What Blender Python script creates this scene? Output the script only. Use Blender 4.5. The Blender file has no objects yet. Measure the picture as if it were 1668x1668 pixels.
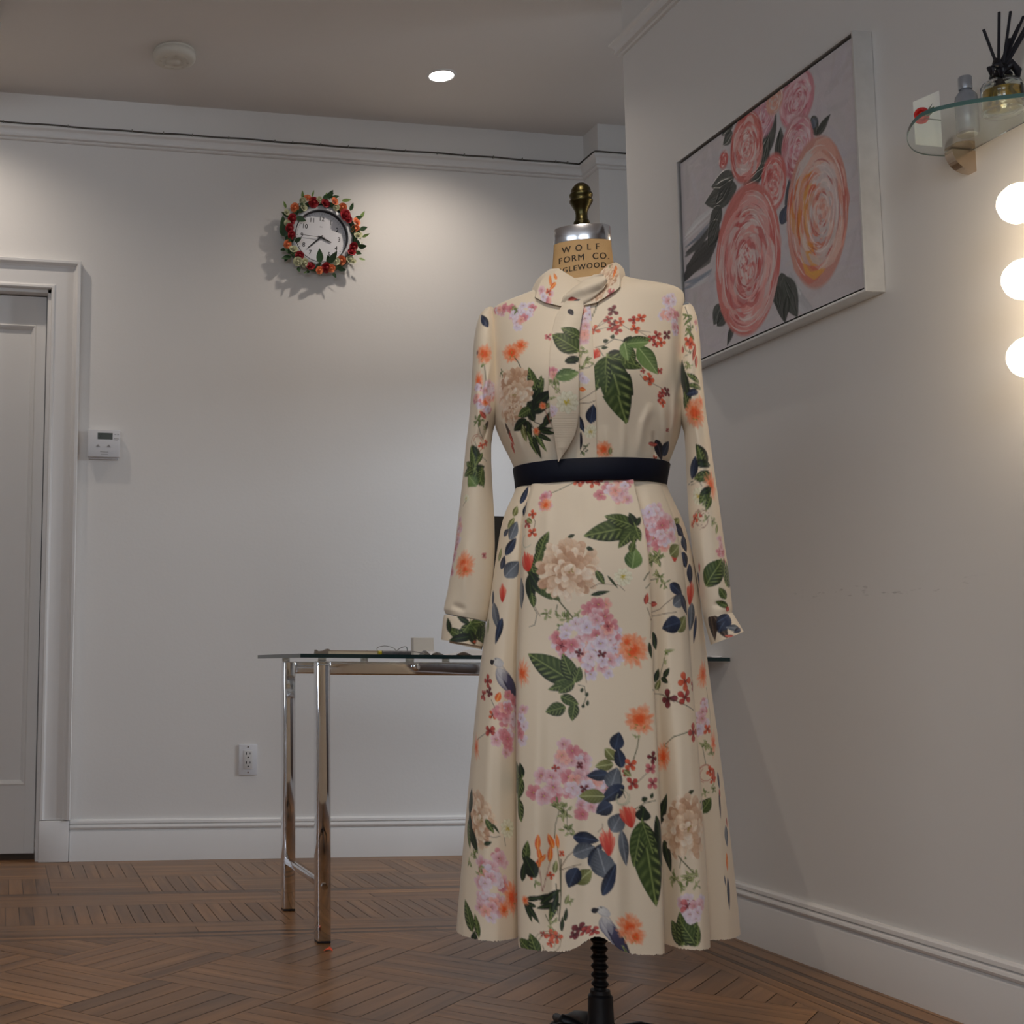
import bpy, bmesh, math, random
import numpy as np
from mathutils import Vector, Matrix

scene = bpy.context.scene
COL = scene.collection
PI = math.pi

# ------------------------------------------------------------------ camera
F_PX, PX0, PY0 = 2124.6286, 351.0112, 834.0
YAW, PITCH, ROLL = 0.159993284, 0.117223007, 0.00783250385
EYE = np.array([0.0, 0.0, 0.69])
def _basis():
    cy, sy, cp, sp, cr, sr = (math.cos(YAW), math.sin(YAW), math.cos(PITCH), math.sin(PITCH),
                              math.cos(ROLL), math.sin(ROLL))
    f = np.array([sy*cp, cy*cp, sp]); r = np.array([cy, -sy, 0.0]); u = np.cross(r, f)
    return r*cr + u*sr, -r*sr + u*cr, f
CR, CU, CF = _basis()
cam_d = bpy.data.cameras.new('camera'); cam = bpy.data.objects.new('camera', cam_d); COL.objects.link(cam)
cam_d.sensor_fit = 'HORIZONTAL'; cam_d.sensor_width = 36.0
cam_d.lens = 36.0*F_PX/1668.0
cam_d.shift_x = (834.0-PX0)/1668.0
cam_d.shift_y = (PY0-834.0)/1668.0
cam_d.clip_start = 0.05
m = Matrix.Identity(4)
for i in range(3):
    m[i][0] = CR[i]; m[i][1] = CU[i]; m[i][2] = -CF[i]; m[i][3] = EYE[i]
cam.matrix_world = m
scene.camera = cam

# ------------------------------------------------------------------ world, exposure, lights
scene.view_settings.view_transform = 'Standard'
scene.view_settings.look = 'None'
scene.view_settings.gamma = 1.0
scene.view_settings.exposure = 0.0
scene.view_settings.use_curve_mapping = False
w = bpy.data.worlds.new('world'); scene.world = w; w.use_nodes = True
w.node_tree.nodes['Background'].inputs[0].default_value = (0.75, 0.85, 1.0, 1)
w.node_tree.nodes['Background'].inputs[1].default_value = 0.12

WARM = (1.0, 0.88, 0.76)
def lamp(name, kind, loc, power, color, **kw):
    d = bpy.data.lights.new(name, kind); d.energy = power; d.color = color
    tgt = kw.pop('aim', None)
    for k, v in kw.items(): setattr(d, k, v)
    o = bpy.data.objects.new(name, d); COL.objects.link(o); o.location = loc
    if tgt is not None:
        o.rotation_euler = (Vector(tgt)-Vector(loc)).to_track_quat('-Z', 'Y').to_euler()
    return o
D, W, ZC = 4.7434, 1.9069, 2.8191        # back wall, right wall, ceiling
CANS = [(1.513, 4.319, 21), (-0.24, 4.32, 19), (0.55, 1.15, 84), (-1.6, 0.9, 5), (-1.9, 3.0, 6), (0.7, -1.2, 6), (-1.3, -1.4, 4)]  # first two are the room's; the rest unseen, added to light dress and room
for i, (x, y, p) in enumerate(CANS):
    lamp('downlight', 'SPOT', (x, y, ZC-0.012), p, WARM, spot_size=math.radians(140 if i < 2 else 56 if i == 2 else 124), spot_blend=0.9 if i != 2 else 0.7,
         shadow_soft_size=0.10 if i == 2 else 0.022, aim=(0.88, 2.10, 1.12) if i == 2 else (x, y+0.0001, 0))
# daylight through the window of the nook on the right
lamp('nook_daylight', 'AREA', (6.5, 2.4, 2.50), 190, (0.80, 0.89, 1.0), shape='RECTANGLE', size=1.5, size_y=0.6, aim=(1.6, 4.6, 0.9))
# added cool fill from behind the camera, hides the dress shadow
lamp('front_fill', 'AREA', (-1.0, -3.0, 2.05), 33, (0.80, 0.89, 1.0), shape='RECTANGLE', size=1.7, size_y=1.1, aim=(1.1, 3.0, 1.8))
lamp('side_fill', 'AREA', (-2.7, -0.6, 2.05), 30, (0.80, 0.89, 1.0), shape='RECTANGLE', size=2.6, size_y=0.8, aim=(1.5, 2.5, 1.9))  # added cool fill from the left, no window there

# ------------------------------------------------------------------ helpers
def ray(px, py): return CF + (px-PX0)/F_PX*CR - (py-PY0)/F_PX*CU
def at(px, py, ax, val):
    """the point of the plane (axis ax = val) that stands at this place of the photograph"""
    d = ray(px, py); t = (val-EYE[ax])/d[ax]
    return EYE + t*d
def proj(P):
    P = np.asarray(P, float)-EYE
    dd = P@CF
    return np.stack([PX0+F_PX*(P@CR)/dd, PY0-F_PX*(P@CU)/dd], -1)

def srgb(r, g, b):
    c = np.array([r, g, b], float)/255
    c = np.where(c <= 0.04045, c/12.92, ((c+0.055)/1.055)**2.4)
    return (float(c[0]), float(c[1]), float(c[2]), 1.0)

MATS = {}
def mat(name, color=(0.8, 0.8, 0.8, 1), rough=0.5, metal=0.0, noise=0.0, nscale=20.0, bump=0.0, bscale=60.0,
        emit=None, estr=0.0, trans=0.0, ior=1.45, attr=None, spec=0.5, sheen=0.0, coat=0.0, ndir=None):
    if name in MATS: return MATS[name]
    mt = bpy.data.materials.new(name); mt.use_nodes = True
    nt = mt.node_tree; N = nt.nodes; L = nt.links
    b = N['Principled BSDF']
    b.inputs['Base Color'].default_value = color
    b.inputs['Roughness'].default_value = rough
    b.inputs['Metallic'].default_value = metal
    b.inputs['Specular IOR Level'].default_value = spec
    b.inputs['Transmission Weight'].default_value = trans
    b.inputs['IOR'].default_value = ior
    b.inputs['Sheen Weight'].default_value = sheen
    b.inputs['Coat Weight'].default_value = coat
    if emit:
        b.inputs['Emission Color'].default_value = emit
        b.inputs['Emission Strength'].default_value = estr
    tc = N.new('ShaderNodeTexCoord')
    src = None
    if attr:
        a = N.new('ShaderNodeAttribute'); a.attribute_name = attr; src = a.outputs['Color']
        L.new(src, b.inputs['Base Color'])
    if noise > 0:
        n = N.new('ShaderNodeTexNoise'); n.inputs['Scale'].default_value = nscale; n.inputs['Detail'].default_value = 5
        vec = tc.outputs['Object']
        if ndir:
            mp = N.new('ShaderNodeMapping'); mp.inputs['Scale'].default_value = ndir
            L.new(vec, mp.inputs['Vector']); vec = mp.outputs['Vector']
        L.new(vec, n.inputs['Vector'])
        mr = N.new('ShaderNodeMapRange'); mr.inputs['From Min'].default_value = 0.25; mr.inputs['From Max'].default_value = 0.75
        mr.inputs['To Min'].default_value = 1-noise; mr.inputs['To Max'].default_value = 1+noise*0.4
        L.new(n.outputs['Fac'], mr.inputs['Value'])
        mx = N.new('ShaderNodeVectorMath'); mx.operation = 'SCALE'
        if src: L.new(src, mx.inputs[0])
        else: mx.inputs[0].default_value = color[:3]
        L.new(mr.outputs['Result'], mx.inputs['Scale'])
        L.new(mx.outputs['Vector'], b.inputs['Base Color'])
    if bump > 0:
        n2 = N.new('ShaderNodeTexNoise'); n2.inputs['Scale'].default_value = bscale; n2.inputs['Detail'].default_value = 4
        L.new(tc.outputs['Object'], n2.inputs['Vector'])
        bp = N.new('ShaderNodeBump'); bp.inputs['Strength'].default_value = bump; bp.inputs['Distance'].default_value = 0.01
        L.new(n2.outputs['Fac'], bp.inputs['Height']); L.new(bp.outputs['Normal'], b.inputs['Normal'])
    MATS[name] = mt
    return mt

def link(name, me, mt=None, parent=None, smooth=False):
    o = bpy.data.objects.new(name, me); COL.objects.link(o)
    if mt: me.materials.append(mt)
    if smooth: me.polygons.foreach_set('use_smooth', [True]*len(me.polygons))
    if parent: o.parent = parent
    return o
def tag(o, label=None, cat=None, group=None, kind=None):
    if label: o['label'] = label
    if cat: o['category'] = cat
    if group: o['group'] = group
    if kind: o['kind'] = kind
    return o
def empty(name, loc, label, cat, group=None, rot=(0, 0, 0)):
    o = bpy.data.objects.new(name, None); COL.objects.link(o); o.location = loc; o.rotation_euler = rot
    o.empty_display_size = 0.02
    return tag(o, label, cat, group)
class MB:
    """collects shapes (world or local coordinates), then links them as ONE mesh object"""
    def __init__(s, org=(0, 0, 0)): s.v = []; s.f = []; s.org = np.array(org, float)
    def add(s, V, Fc):
        n = len(s.v); s.v += [tuple(np.array(p, float)-s.org) for p in V]; s.f += [tuple(i+n for i in f) for f in Fc]; return s
    def box(s, x0, x1, y0, y1, z0, z1, bev=0.0, seg=2):
        if bev <= 0:
            V = [(x, y, z) for z in (z0, z1) for y in (y0, y1) for x in (x0, x1)]
            return s.add(V, [(0, 2, 3, 1), (4, 5, 7, 6), (0, 1, 5, 4), (2, 6, 7, 3), (0, 4, 6, 2), (1, 3, 7, 5)])
        bm = bmesh.new(); bmesh.ops.create_cube(bm, size=1.0)
        for v in bm.verts:
            v.co = ((x0+x1)/2+v.co.x*(x1-x0), (y0+y1)/2+v.co.y*(y1-y0), (z0+z1)/2+v.co.z*(z1-z0))
        bmesh.ops.bevel(bm, geom=bm.edges[:], offset=bev, segments=seg, affect='EDGES', profile=0.5)
        bm.verts.index_update()
        s.add([v.co[:] for v in bm.verts], [[v.index for v in f.verts] for f in bm.faces]); bm.free(); return s
    def tube(s, pts, r, n=10, cap=True, closed=False):
        pts = [np.array(p, float) for p in pts]; m_ = len(pts)
        rr = r if hasattr(r, '__len__') else [r]*m_
        V = []; Fc = []
        for i, p in enumerate(pts):
            a = pts[(i-1) % m_] if (closed or i > 0) else p; b = pts[(i+1) % m_] if (closed or i < m_-1) else p
            t = b-a; t /= np.linalg.norm(t)+1e-12
            up = np.array([0, 0, 1.0]) if abs(t[2]) < 0.9 else np.array([1.0, 0, 0])
            e1 = np.cross(t, up); e1 /= np.linalg.norm(e1); e2 = np.cross(t, e1)
            for k in range(n):
                an = 2*PI*k/n; V.append(p+rr[i]*(math.cos(an)*e1+math.sin(an)*e2))
        for i in range(m_ if closed else m_-1):
            for k in range(n):
                j = (i+1) % m_
                Fc.append((i*n+k, i*n+(k+1) % n, j*n+(k+1) % n, j*n+k))
        if cap and not closed:
            Fc.append(tuple(range(n))); Fc.append(tuple((m_-1)*n+k for k in range(n))[::-1])
        return s.add(V, Fc)
    def lathe(s, prof, c=(0, 0, 0), n=32, axis='z'):
        V = []; Fc = []; m_ = len(prof)
        for r, h in prof:
            for k in range(n):
                an = 2*PI*k/n; a, b = r*math.cos(an), r*math.sin(an)
                p = (a, b, h) if axis == 'z' else ((a, h, b) if axis == 'y' else (h, a, b))
                V.append(np.array(p)+np.array(c))
        for i in range(m_-1):
            for k in range(n): Fc.append((i*n+k, i*n+(k+1) % n, (i+1)*n+(k+1) % n, (i+1)*n+k))
        Fc.append(tuple(range(n))); Fc.append(tuple((m_-1)*n+k for k in range(n))[::-1])
        return s.add(V, Fc)
    def prism(s, poly, axis, a, b):
        """polygon in the two other axes, pushed along axis from a to b"""
        n = len(poly); V = []
        for h in (a, b):
            for p, q in poly:
                V.append({0: (h, p, q), 1: (p, h, q), 2: (p, q, h)}[axis])
        Fc = [tuple(range(n)), tuple(range(2*n-1, n-1, -1))]+[(i, (i+1) % n, n+(i+1) % n, n+i) for i in range(n)]
        return s.add(V, Fc)
    def mesh(s, name):
        me = bpy.data.meshes.new(name); me.from_pydata(s.v, [], s.f); me.update()
        bm = bmesh.new(); bm.from_mesh(me); bmesh.ops.recalc_face_normals(bm, faces=bm.faces); bm.to_mesh(me); bm.free()
        return me
    def build(s, name, mt, parent=None, smooth=False, angle=None):
        me = s.mesh(name); o = link(name, me, mt, parent, smooth or angle is not None)
        if angle is not None:
            me.set_sharp_from_angle(angle=math.radians(angle))
        return o
def run(profile, pts, flip=1):
    """profile of (offset from wall, height) swept along a plan polyline with mitred corners"""
    pts = [np.array(p, float) for p in pts]; V = []; Fc = []; m_ = len(profile)
    nrm = []
    for i in range(len(pts)-1):
        t = pts[i+1]-pts[i]; t /= np.linalg.norm(t); nrm.append(flip*np.array([t[1], -t[0]]))
    for i, p in enumerate(pts):
        if i == 0: o = nrm[0]
        elif i == len(pts)-1: o = nrm[-1]
        else:
            o = nrm[i-1]+nrm[i]; o = o/(1+float(nrm[i-1]@nrm[i]))
        for dd, z in profile: V.append((p[0]+o[0]*dd, p[1]+o[1]*dd, z))
    for i in range(len(pts)-1):
        for k in range(m_-1): Fc.append((i*m_+k, i*m_+k+1, (i+1)*m_+k+1, (i+1)*m_+k))
        Fc.append((i*m_+m_-1, i*m_, (i+1)*m_, (i+1)*m_+m_-1))
    Fc.append(tuple(range(m_))); Fc.append(tuple((len(pts)-1)*m_+k for k in range(m_)))
    return V, Fc
def text_mesh(txt, size, bold=0.0, spacing=1.0):
    """flat text outline as vertices (x, z) and faces, centred on the origin"""
    cu = bpy.data.curves.new('t', 'FONT'); cu.body = txt; cu.size = size; cu.align_x = 'CENTER'; cu.align_y = 'CENTER'
    cu.offset = bold; cu.space_character = spacing; cu.resolution_u = 4; cu.fill_mode = 'FRONT'
    o = bpy.data.objects.new('t', cu); COL.objects.link(o)
    dg = bpy.context.evaluated_depsgraph_get(); dg.update()
    me = bpy.data.meshes.new_from_object(o.evaluated_get(dg))
    bm = bmesh.new(); bm.from_mesh(me); bmesh.ops.triangulate(bm, faces=bm.faces[:], ngon_method='EAR_CLIP'); bm.to_mesh(me); bm.free()
    V = [v.co[:2] for v in me.vertices]; Fc = [tuple(p.vertices) for p in me.polygons]
    bpy.data.objects.remove(o); bpy.data.curves.remove(cu); bpy.data.meshes.remove(me)
    return V, Fc

# ------------------------------------------------------------------ materials
M_WALL = mat('wall_paint', (0.78, 0.755, 0.725, 1), 0.55, noise=0.02, nscale=3, bump=0.03, bscale=90)
M_CEIL = mat('ceiling_paint', (0.80, 0.765, 0.73, 1), 0.75, bump=0.03, bscale=70)
M_TRIM = mat('trim_paint', (0.78, 0.76, 0.74, 1), 0.35, noise=0.02, nscale=6)
M_DOOR = mat('door_paint', (0.77, 0.755, 0.735, 1), 0.38, noise=0.02, nscale=5)
M_CHROME = mat('chrome', (0.82, 0.82, 0.84, 1), 0.06, 1.0, noise=0.04, nscale=30)
M_STEEL = mat('brushed_steel', (0.75, 0.75, 0.77, 1), 0.22, 1.0, noise=0.1, nscale=60)
M_BLACK = mat('black_plastic', (0.012, 0.012, 0.014, 1), 0.4, noise=0.1)
M_WPLAST = mat('white_plastic', (0.72, 0.72, 0.74, 1), 0.4, noise=0.02)
M_DETECT = mat('aged_white_plastic', (0.70, 0.66, 0.58, 1), 0.5, noise=0.04, nscale=40)

# right wall paint carries faint grey scuff marks at table height
def scuffed_wall():
    mt = bpy.data.materials.new('scuffed_wall_paint'); mt.use_nodes = True
    N = mt.node_tree.nodes; L = mt.node_tree.links; b = N['Principled BSDF']; b.inputs['Roughness'].default_value = 0.55
    tc = N.new('ShaderNodeTexCoord'); sx = N.new('ShaderNodeSeparateXYZ'); L.new(tc.outputs['Object'], sx.inputs[0])
    mp = N.new('ShaderNodeMapping'); mp.inputs['Scale'].default_value = (1, 14, 60); L.new(tc.outputs['Object'], mp.inputs['Vector'])
    n = N.new('ShaderNodeTexNoise'); n.inputs['Scale'].default_value = 1.6; n.inputs['Detail'].default_value = 4
    L.new(mp.outputs['Vector'], n.inputs['Vector'])
    r = N.new('ShaderNodeMapRange'); r.inputs['From Min'].default_value = 0.60; r.inputs['From Max'].default_value = 0.70
    L.new(n.outputs['Fac'], r.inputs['Value'])
    def band(sock, c, h):
        s = N.new('ShaderNodeMath'); s.operation = 'SUBTRACT'; L.new(sock, s.inputs[0]); s.inputs[1].default_value = c
        a = N.new('ShaderNodeMath'); a.operation = 'ABSOLUTE'; L.new(s.outputs[0], a.inputs[0])
        q = N.new('ShaderNodeMapRange'); q.inputs['From Min'].default_value = h; q.inputs['From Max'].default_value = h*0.6
        L.new(a.outputs[0], q.inputs['Value']); return q.outputs['Result']
    P1 = at(1420, 962, 0, W)
    m1 = N.new('ShaderNodeMath'); m1.operation = 'MULTIPLY'; L.new(band(sx.outputs['Z'], float(P1[2]), 0.018), m1.inputs[0])
    L.new(band(sx.outputs['Y'], float(P1[1]), 0.36), m1.inputs[1])
    m2 = N.new('ShaderNodeMath'); m2.operation = 'MULTIPLY'; L.new(m1.outputs[0], m2.inputs[0]); L.new(r.outputs['Result'], m2.inputs[1])
    m3 = N.new('ShaderNodeMath'); m3.operation = 'MULTIPLY'; L.new(m2.outputs[0], m3.inputs[0]); m3.inputs[1].default_value = 0.55
    mx = N.new('ShaderNodeMix'); mx.data_type = 'RGBA'; L.new(m3.outputs[0], mx.inputs['Factor'])
    mx.inputs[6].default_value = (0.76, 0.745, 0.725, 1); mx.inputs[7].default_value = (0.35, 0.34, 0.33, 1)
    L.new(mx.outputs[2], b.inputs['Base Color']); return mt
M_SCUFF = scuffed_wall()

# ------------------------------------------------------------------ the room
DOOR_X = 0.143; DOOR_XL = -0.70; DOOR_Z = 2.068; PX_ = 2.2537; PY_ = 4.615; CORNER_Y = 3.712; XR = 3.30
def structure(name, mb, mt, angle=None): return tag(mb.build(name, mt, None, angle=angle), kind='structure')
T = 0.12; Y0 = -3.2; X0 = -2.9
structure('ceiling', MB().box(X0, XR, Y0, D+T, ZC, ZC+T), M_CEIL)
wb = MB().box(X0, DOOR_XL, D, D+T, 0, ZC).box(DOOR_XL, DOOR_X, D, D+T, DOOR_Z, ZC).box(DOOR_X, PX_, D, D+T, 0, ZC)
wb.box(PX_, XR, PY_, D+T, 0, ZC)
structure('wall_back', wb, M_WALL)
structure('wall_right', MB().box(W, W+0.16, Y0, CORNER_Y, 0, ZC), M_SCUFF)
structure('wall_left', MB().box(X0-T, X0, Y0, D+T, 0, ZC), M_WALL)
wf = MB().box(X0, -2.1, Y0-T, Y0, 0, ZC).box(-2.1, -0.3, Y0-T, Y0, 0, 0.95).box(-2.1, -0.3, Y0-T, Y0, 2.45, ZC).box(-0.3, W, Y0-T, Y0, 0, ZC)
structure('wall_front', wf, M_WALL)
# nook wall with its window opening
nk = MB().box(XR, XR+T, 3.4, 3.62, 0, ZC).box(XR, XR+T, 4.55, D+T, 0, ZC).box(XR, XR+T, 3.62, 4.55, 0, 0.75).box(XR, XR+T, 3.62, 4.55, 1.98, ZC)
structure('wall_nook', nk, M_WALL)
structure('window_1', MB().box(XR, XR+0.05, 3.62, 3.66, 0.75, 1.98).box(XR, XR+0.05, 4.51, 4.55, 0.75, 1.98).box(XR, XR+0.05, 3.62, 4.55, 1.94, 1.98).box(XR, XR+0.05, 3.62, 4.55, 0.75, 0.79), M_TRIM)

# unseen dark panels added behind the camera, to darken the chrome reflections
M_PANEL = mat('added_dark_panel', (0.085, 0.042, 0.022, 1), 0.4, noise=0.35, nscale=3, ndir=(1, 1, 0.1))
pn = MB()
for k in range(8): pn.box(W-0.03, W, Y0+0.02+k*0.55, Y0+0.55+k*0.55, 0.146, 2.6, 0.006)
structure('reflection_panels', pn, M_PANEL)
# baseboards
BB = [(0, 0.144), (0.009, 0.143), (0.013, 0.139), (0.014, 0.131), (0.0085, 0.1275), (0.016, 0.1245), (0.0185, 0.118), (0.0165, 0.1125),
      (0.009, 0.109), (0.010, 0.106), (0.0155, 0.1035), (0.0165, 0.101), (0.0165, 0.0), (0, 0.0)]
def base(name, pts, flip=1):
    V, Fc = run(BB, pts, flip); structure(name, MB().add(V, Fc), M_TRIM, angle=25)
base('baseboard_back', [(0.2495, D), (PX_, D), (PX_, PY_), (XR, PY_)])
base('baseboard_right', [(W, Y0), (W, CORNER_Y), (W+0.16, CORNER_Y)], -1)
base('baseboard_left', [(X0, Y0), (X0, D)])
# picture rail
RT = 2.6873
RL = [(0, RT), (0.028, RT), (0.034, RT-0.004), (0.033, RT-0.010), (0.024, RT-0.016), (0.019, RT-0.026), (0.0185, RT-0.033),
      (0.022, RT-0.036), (0.022, RT-0.041), (0.012, RT-0.044), (0.013, RT-0.048), (0.009, RT-0.052), (0, RT-0.053)]
V, Fc = run(RL, [(X0, D), (PX_, D), (PX_, PY_), (XR, PY_)]); structure('trim_1', MB().add(V, Fc), M_TRIM, angle=25)
V, Fc = run(RL, [(W, Y0), (W, CORNER_Y), (W+0.16, CORNER_Y)], -1); structure('trim_2', MB().add(V, Fc), M_TRIM, angle=25)

# door casing, plinth and panelled door
CP = [(0.0, 0), (0.0, 0.020), (0.003, 0.0235), (0.010, 0.0235), (0.013, 0.018), (0.018, 0.016), (0.022, 0.0165), (0.080, 0.0165), (0.083, 0.019),
      (0.087, 0.021), (0.089, 0.026), (0.095, 0.034), (0.104, 0.036), (0.107, 0.032), (0.107, 0)]
V = []; Fc = []; n_ = len(CP)
for cx, cz, sx_, sz_ in ((DOOR_X, 0.145, 1, 0), (DOOR_X, DOOR_Z, 1, 1), (DOOR_XL, DOOR_Z, -1, 1), (DOOR_XL, 0.145, -1, 0)):
    for u_, d_ in CP: V.append((cx+sx_*u_, D-d_, cz+sz_*u_))
for i in range(3):
    for k in range(n_): Fc.append((i*n_+k, i*n_+(k+1) % n_, (i+1)*n_+(k+1) % n_, (i+1)*n_+k))
cs = MB().add(V, Fc)
cs.box(DOOR_X-0.002, DOOR_X+0.104, D-0.027, D, 0, 0.143, 0.003).box(DOOR_XL-0.104, DOOR_XL+0.002, D-0.027, D, 0, 0.143, 0.003)
structure('trim_3', cs, M_TRIM, angle=25)
# jamb lining
jb = MB().box(DOOR_X-0.012, DOOR_X, D, D+T, 0, DOOR_Z).box(DOOR_XL, DOOR_XL+0.012, D, D+T, 0, DOOR_Z).box(DOOR_XL, DOOR_X, D, D+T, DOOR_Z-0.012, DOOR_Z)
structure('trim_4', jb, M_TRIM)
dx0, dx1, dz0, dz1, dy = DOOR_XL+0.016, DOOR_X-0.015, 0.022, DOOR_Z-0.016, D+0.046
dr = tag(empty('door_1', (0, dy, 0), None, None), kind='structure')
pz1 = float(at(60, 530, 1, dy)[2]); pz0 = float(at(45, 1279, 1, dy)[2]); px1 = dx1-0.036; px0 = dx0+0.09
sl = MB((0, dy, 0))
for a, b, c, d_ in ((dx0, px0, dz0, dz1), (px1, dx1, dz0, dz1), (px0, px1, dz0, pz0), (px0, px1, pz1, dz1)): sl.box(a, b, dy, dy+0.035, c, d_, 0.0008)
sl.build('door_frame', M_DOOR, dr)
MB((0, dy, 0)).box(px0, px1, dy+0.013, dy+0.028, pz0, pz1).build('door_panel', M_DOOR, dr)
mo = MB((0, dy, 0)); pm = [(0, 0.0), (0.004, -0.002), (0.010, 0.002), (0.016, 0.010), (0.018, 0.0125), (0, 0.0125)]
V = []; Fc = []
for cx, cz, sx_, sz_ in ((px1, pz0, -1, 1), (px1, pz1, -1, -1), (px0, pz1, 1, -1), (px0, pz0, 1, 1)):
    for u_, d_ in pm: V.append((cx+sx_*u_, dy+d_, cz+sz_*u_))
for i in range(4):
    for k in range(6): Fc.append((i*6+k, i*6+(k+1) % 6, ((i+1) % 4)*6+(k+1) % 6, ((i+1) % 4)*6+k))
mo.add(V, Fc).build('panel_moulding', M_DOOR, dr)
MB((0, dy, 0)).box(dx1+0.001, dx1+0.011, dy-0.006, dy+0.004, 0.03, 0.075, 0.001).build('hinge', M_STEEL, dr)
structure('wall_hall', MB().box(DOOR_XL-0.1, DOOR_X+0.1, D+T+0.5, D+T+0.55, 0, ZC), M_WALL)

# ------------------------------------------------------------------ floor: parquet of real strips
def floor():
    rng = random.Random(7)
    quads = []; cols = []; uvs = []
    g = 0.0009
    def strip(P, ang, L, Wd, tone=1.0, clip=None):
        """a strip centred on P, along ang, L long and Wd wide"""
        c, s = math.cos(ang), math.sin(ang)
        poly = [(P[0]+c*a-s*b, P[1]+s*a+c*b) for a, b in ((-L/2+g, -Wd/2+g), (L/2-g, -Wd/2+g), (L/2-g, Wd/2-g), (-L/2+g, Wd/2-g))]
        if clip:
            for ax, sg, val in clip:
                out = []
                for i in range(len(poly)):
                    A, B = poly[i], poly[(i+1) % len(poly)]
                    ia, ib = sg*(A[ax]-val) >= 0, sg*(B[ax]-val) >= 0
                    if ia: out.append(A)
                    if ia != ib:
                        t = (val-A[ax])/(B[ax]-A[ax]); out.append((A[0]+t*(B[0]-A[0]), A[1]+t*(B[1]-A[1])))
                poly = out
                if len(poly) < 3: return
        ou, ov = rng.uniform(0, 40), rng.uniform(0, 40)
        br = tone*rng.choice((0.78, 0.88, 0.92, 0.96, 1.0, 1.04, 1.08, 1.16))*rng.uniform(.96, 1.04); hue = rng.uniform(-1, 1)
        quads.append(poly); cols.append((br*(1+0.03*hue), br, br*(1-0.09*hue), 1.0))
        uvs.append([((p[0]-P[0])*c+(p[1]-P[1])*s+ou, -(p[0]-P[0])*s+(p[1]-P[1])*c+ov) for p in poly])
    def along(y0, y1, tone=1.0, x0=X0, x1=XR, L=1.1):
        x = x0-rng.uniform(0, L)
        while x < x1:
            l = L*rng.uniform(0.7, 1.3); strip((x+l/2, (y0+y1)/2), 0, l, y1-y0, tone, [(0, 1, x0), (0, -1, x1)]); x += l
    xlim = 1.660
    # against the back wall: one plank, two rows of alternating blocks, planks, a ladder of short strips, planks
    along(4.645, 4.80, 0.95)
    cell = 0.2965; xs = 0.165-11*cell
    for row, (ya, yb) in enumerate(((4.365, 4.645), (4.085, 4.365))):
        for k in range(22):
            xa = xs+k*cell
            if (k+row) % 2 == 1:
                for j in range(7): strip((xa+(j+.5)*cell/7, (ya+yb)/2), PI/2, yb-ya, cell/7, 0.93)
            else:
                for j in range(7): strip((xa+cell/2, ya+(j+.5)*(yb-ya)/7), 0, cell, (yb-ya)/7, 1.06)
    along(4.045, 4.085, 0.62); along(3.985, 4.045, 1.1); along(3.92, 3.985, 1.12); along(3.868, 3.92, 0.9)
    x = X0
    while x < XR: strip((x+0.01925, 3.735), PI/2, 0.266, 0.0385, 0.90); x += 0.0385
    along(3.535, 3.602, 1.08); along(3.47, 3.535, 1.02); along(3.452, 3.47, 0.55); along(3.425, 3.452, 1.15); along(3.405, 3.425, 0.6)
    # along the right wall
    def alongy(x0, x1, tone):
        y = Y0
        while y < 3.405:
            l = rng.uniform(0.7, 1.5); strip(((x0+x1)/2, y+l/2), PI/2, l, x1-x0, tone, [(1, -1, 3.405)]); y += l
    alongy(1.875, W+0.02, 0.95); alongy(1.828, 1.875, 0.9); alongy(1.812, 1.828, 0.42); alongy(1.778, 1.812, 0.95); alongy(1.744, 1.778, 0.9)
    alongy(1.728, 1.744, 0.42); alongy(1.694, 1.728, 0.95); alongy(xlim, 1.694, 0.9)
    # field: blocks of strips laid diagonally
    S = 0.31; a45 = math.radians(45); c, s = math.cos(a45), math.sin(a45)
    ox, oy = 0.35, 2.75
    for i in range(-24, 25):
        for j in range(-24, 25):
            cx, cy = ox+(i*c-j*s)*S, oy+(i*s+j*c)*S
            if cx < X0-.3 or cx > xlim+.3 or cy < Y0-.3 or cy > 3.405+.3: continue
            bt = rng.uniform(0.90, 1.10)*(1.06 if (i+j) % 2 else 0.94)
            for k in range(6):
                o_ = (k-2.5)*S/6
                if (i+j) % 2 == 0: P = (cx-s*o_, cy+c*o_); an = a45
                else: P = (cx+c*o_, cy+s*o_); an = a45+PI/2
                strip(P, an, S, S/6, bt, [(0, 1, X0), (0, -1, xlim), (1, -1, 3.405), (1, 1, Y0)])
    V = [(X0, Y0, -0.0016), (XR, Y0, -0.0016), (XR, D+0.9, -0.0016), (X0, D+0.9, -0.0016)]; Fc = [(0, 1, 2, 3)]
    cl = [(0.16, 0.14, 0.12, 1)]; uv = [[(0, 0)]*4]
    along(4.80, 5.4, 0.9)
    for q in quads:
        n = len(V); V += [(p[0], p[1], 0.0) for p in q]; Fc.append(tuple(range(n, n+len(q))))
    me = bpy.data.meshes.new('floor'); me.from_pydata(V, [], Fc)
    al = me.color_attributes.new('plank', 'FLOAT_COLOR', 'CORNER'); ul = me.uv_layers.new(name='grain')
    cl += cols; uv += uvs
    cd = []; ud = []
    for f, c_, u_ in zip(Fc, cl, uv):
        for k in range(len(f)): cd += c_; ud += u_[k]
    al.data.foreach_set('color', cd); ul.data.foreach_set('uv', ud)
    mt = bpy.data.materials.new('oak_parquet'); mt.use_nodes = True
    N = mt.node_tree.nodes; L = mt.node_tree.links; b = N['Principled BSDF']
    u = N.new('ShaderNodeUVMap'); u.uv_map = 'grain'
    mp = N.new('ShaderNodeMapping'); mp.inputs['Scale'].default_value = (1.8, 30, 1); L.new(u.outputs['UV'], mp.inputs['Vector'])
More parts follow.
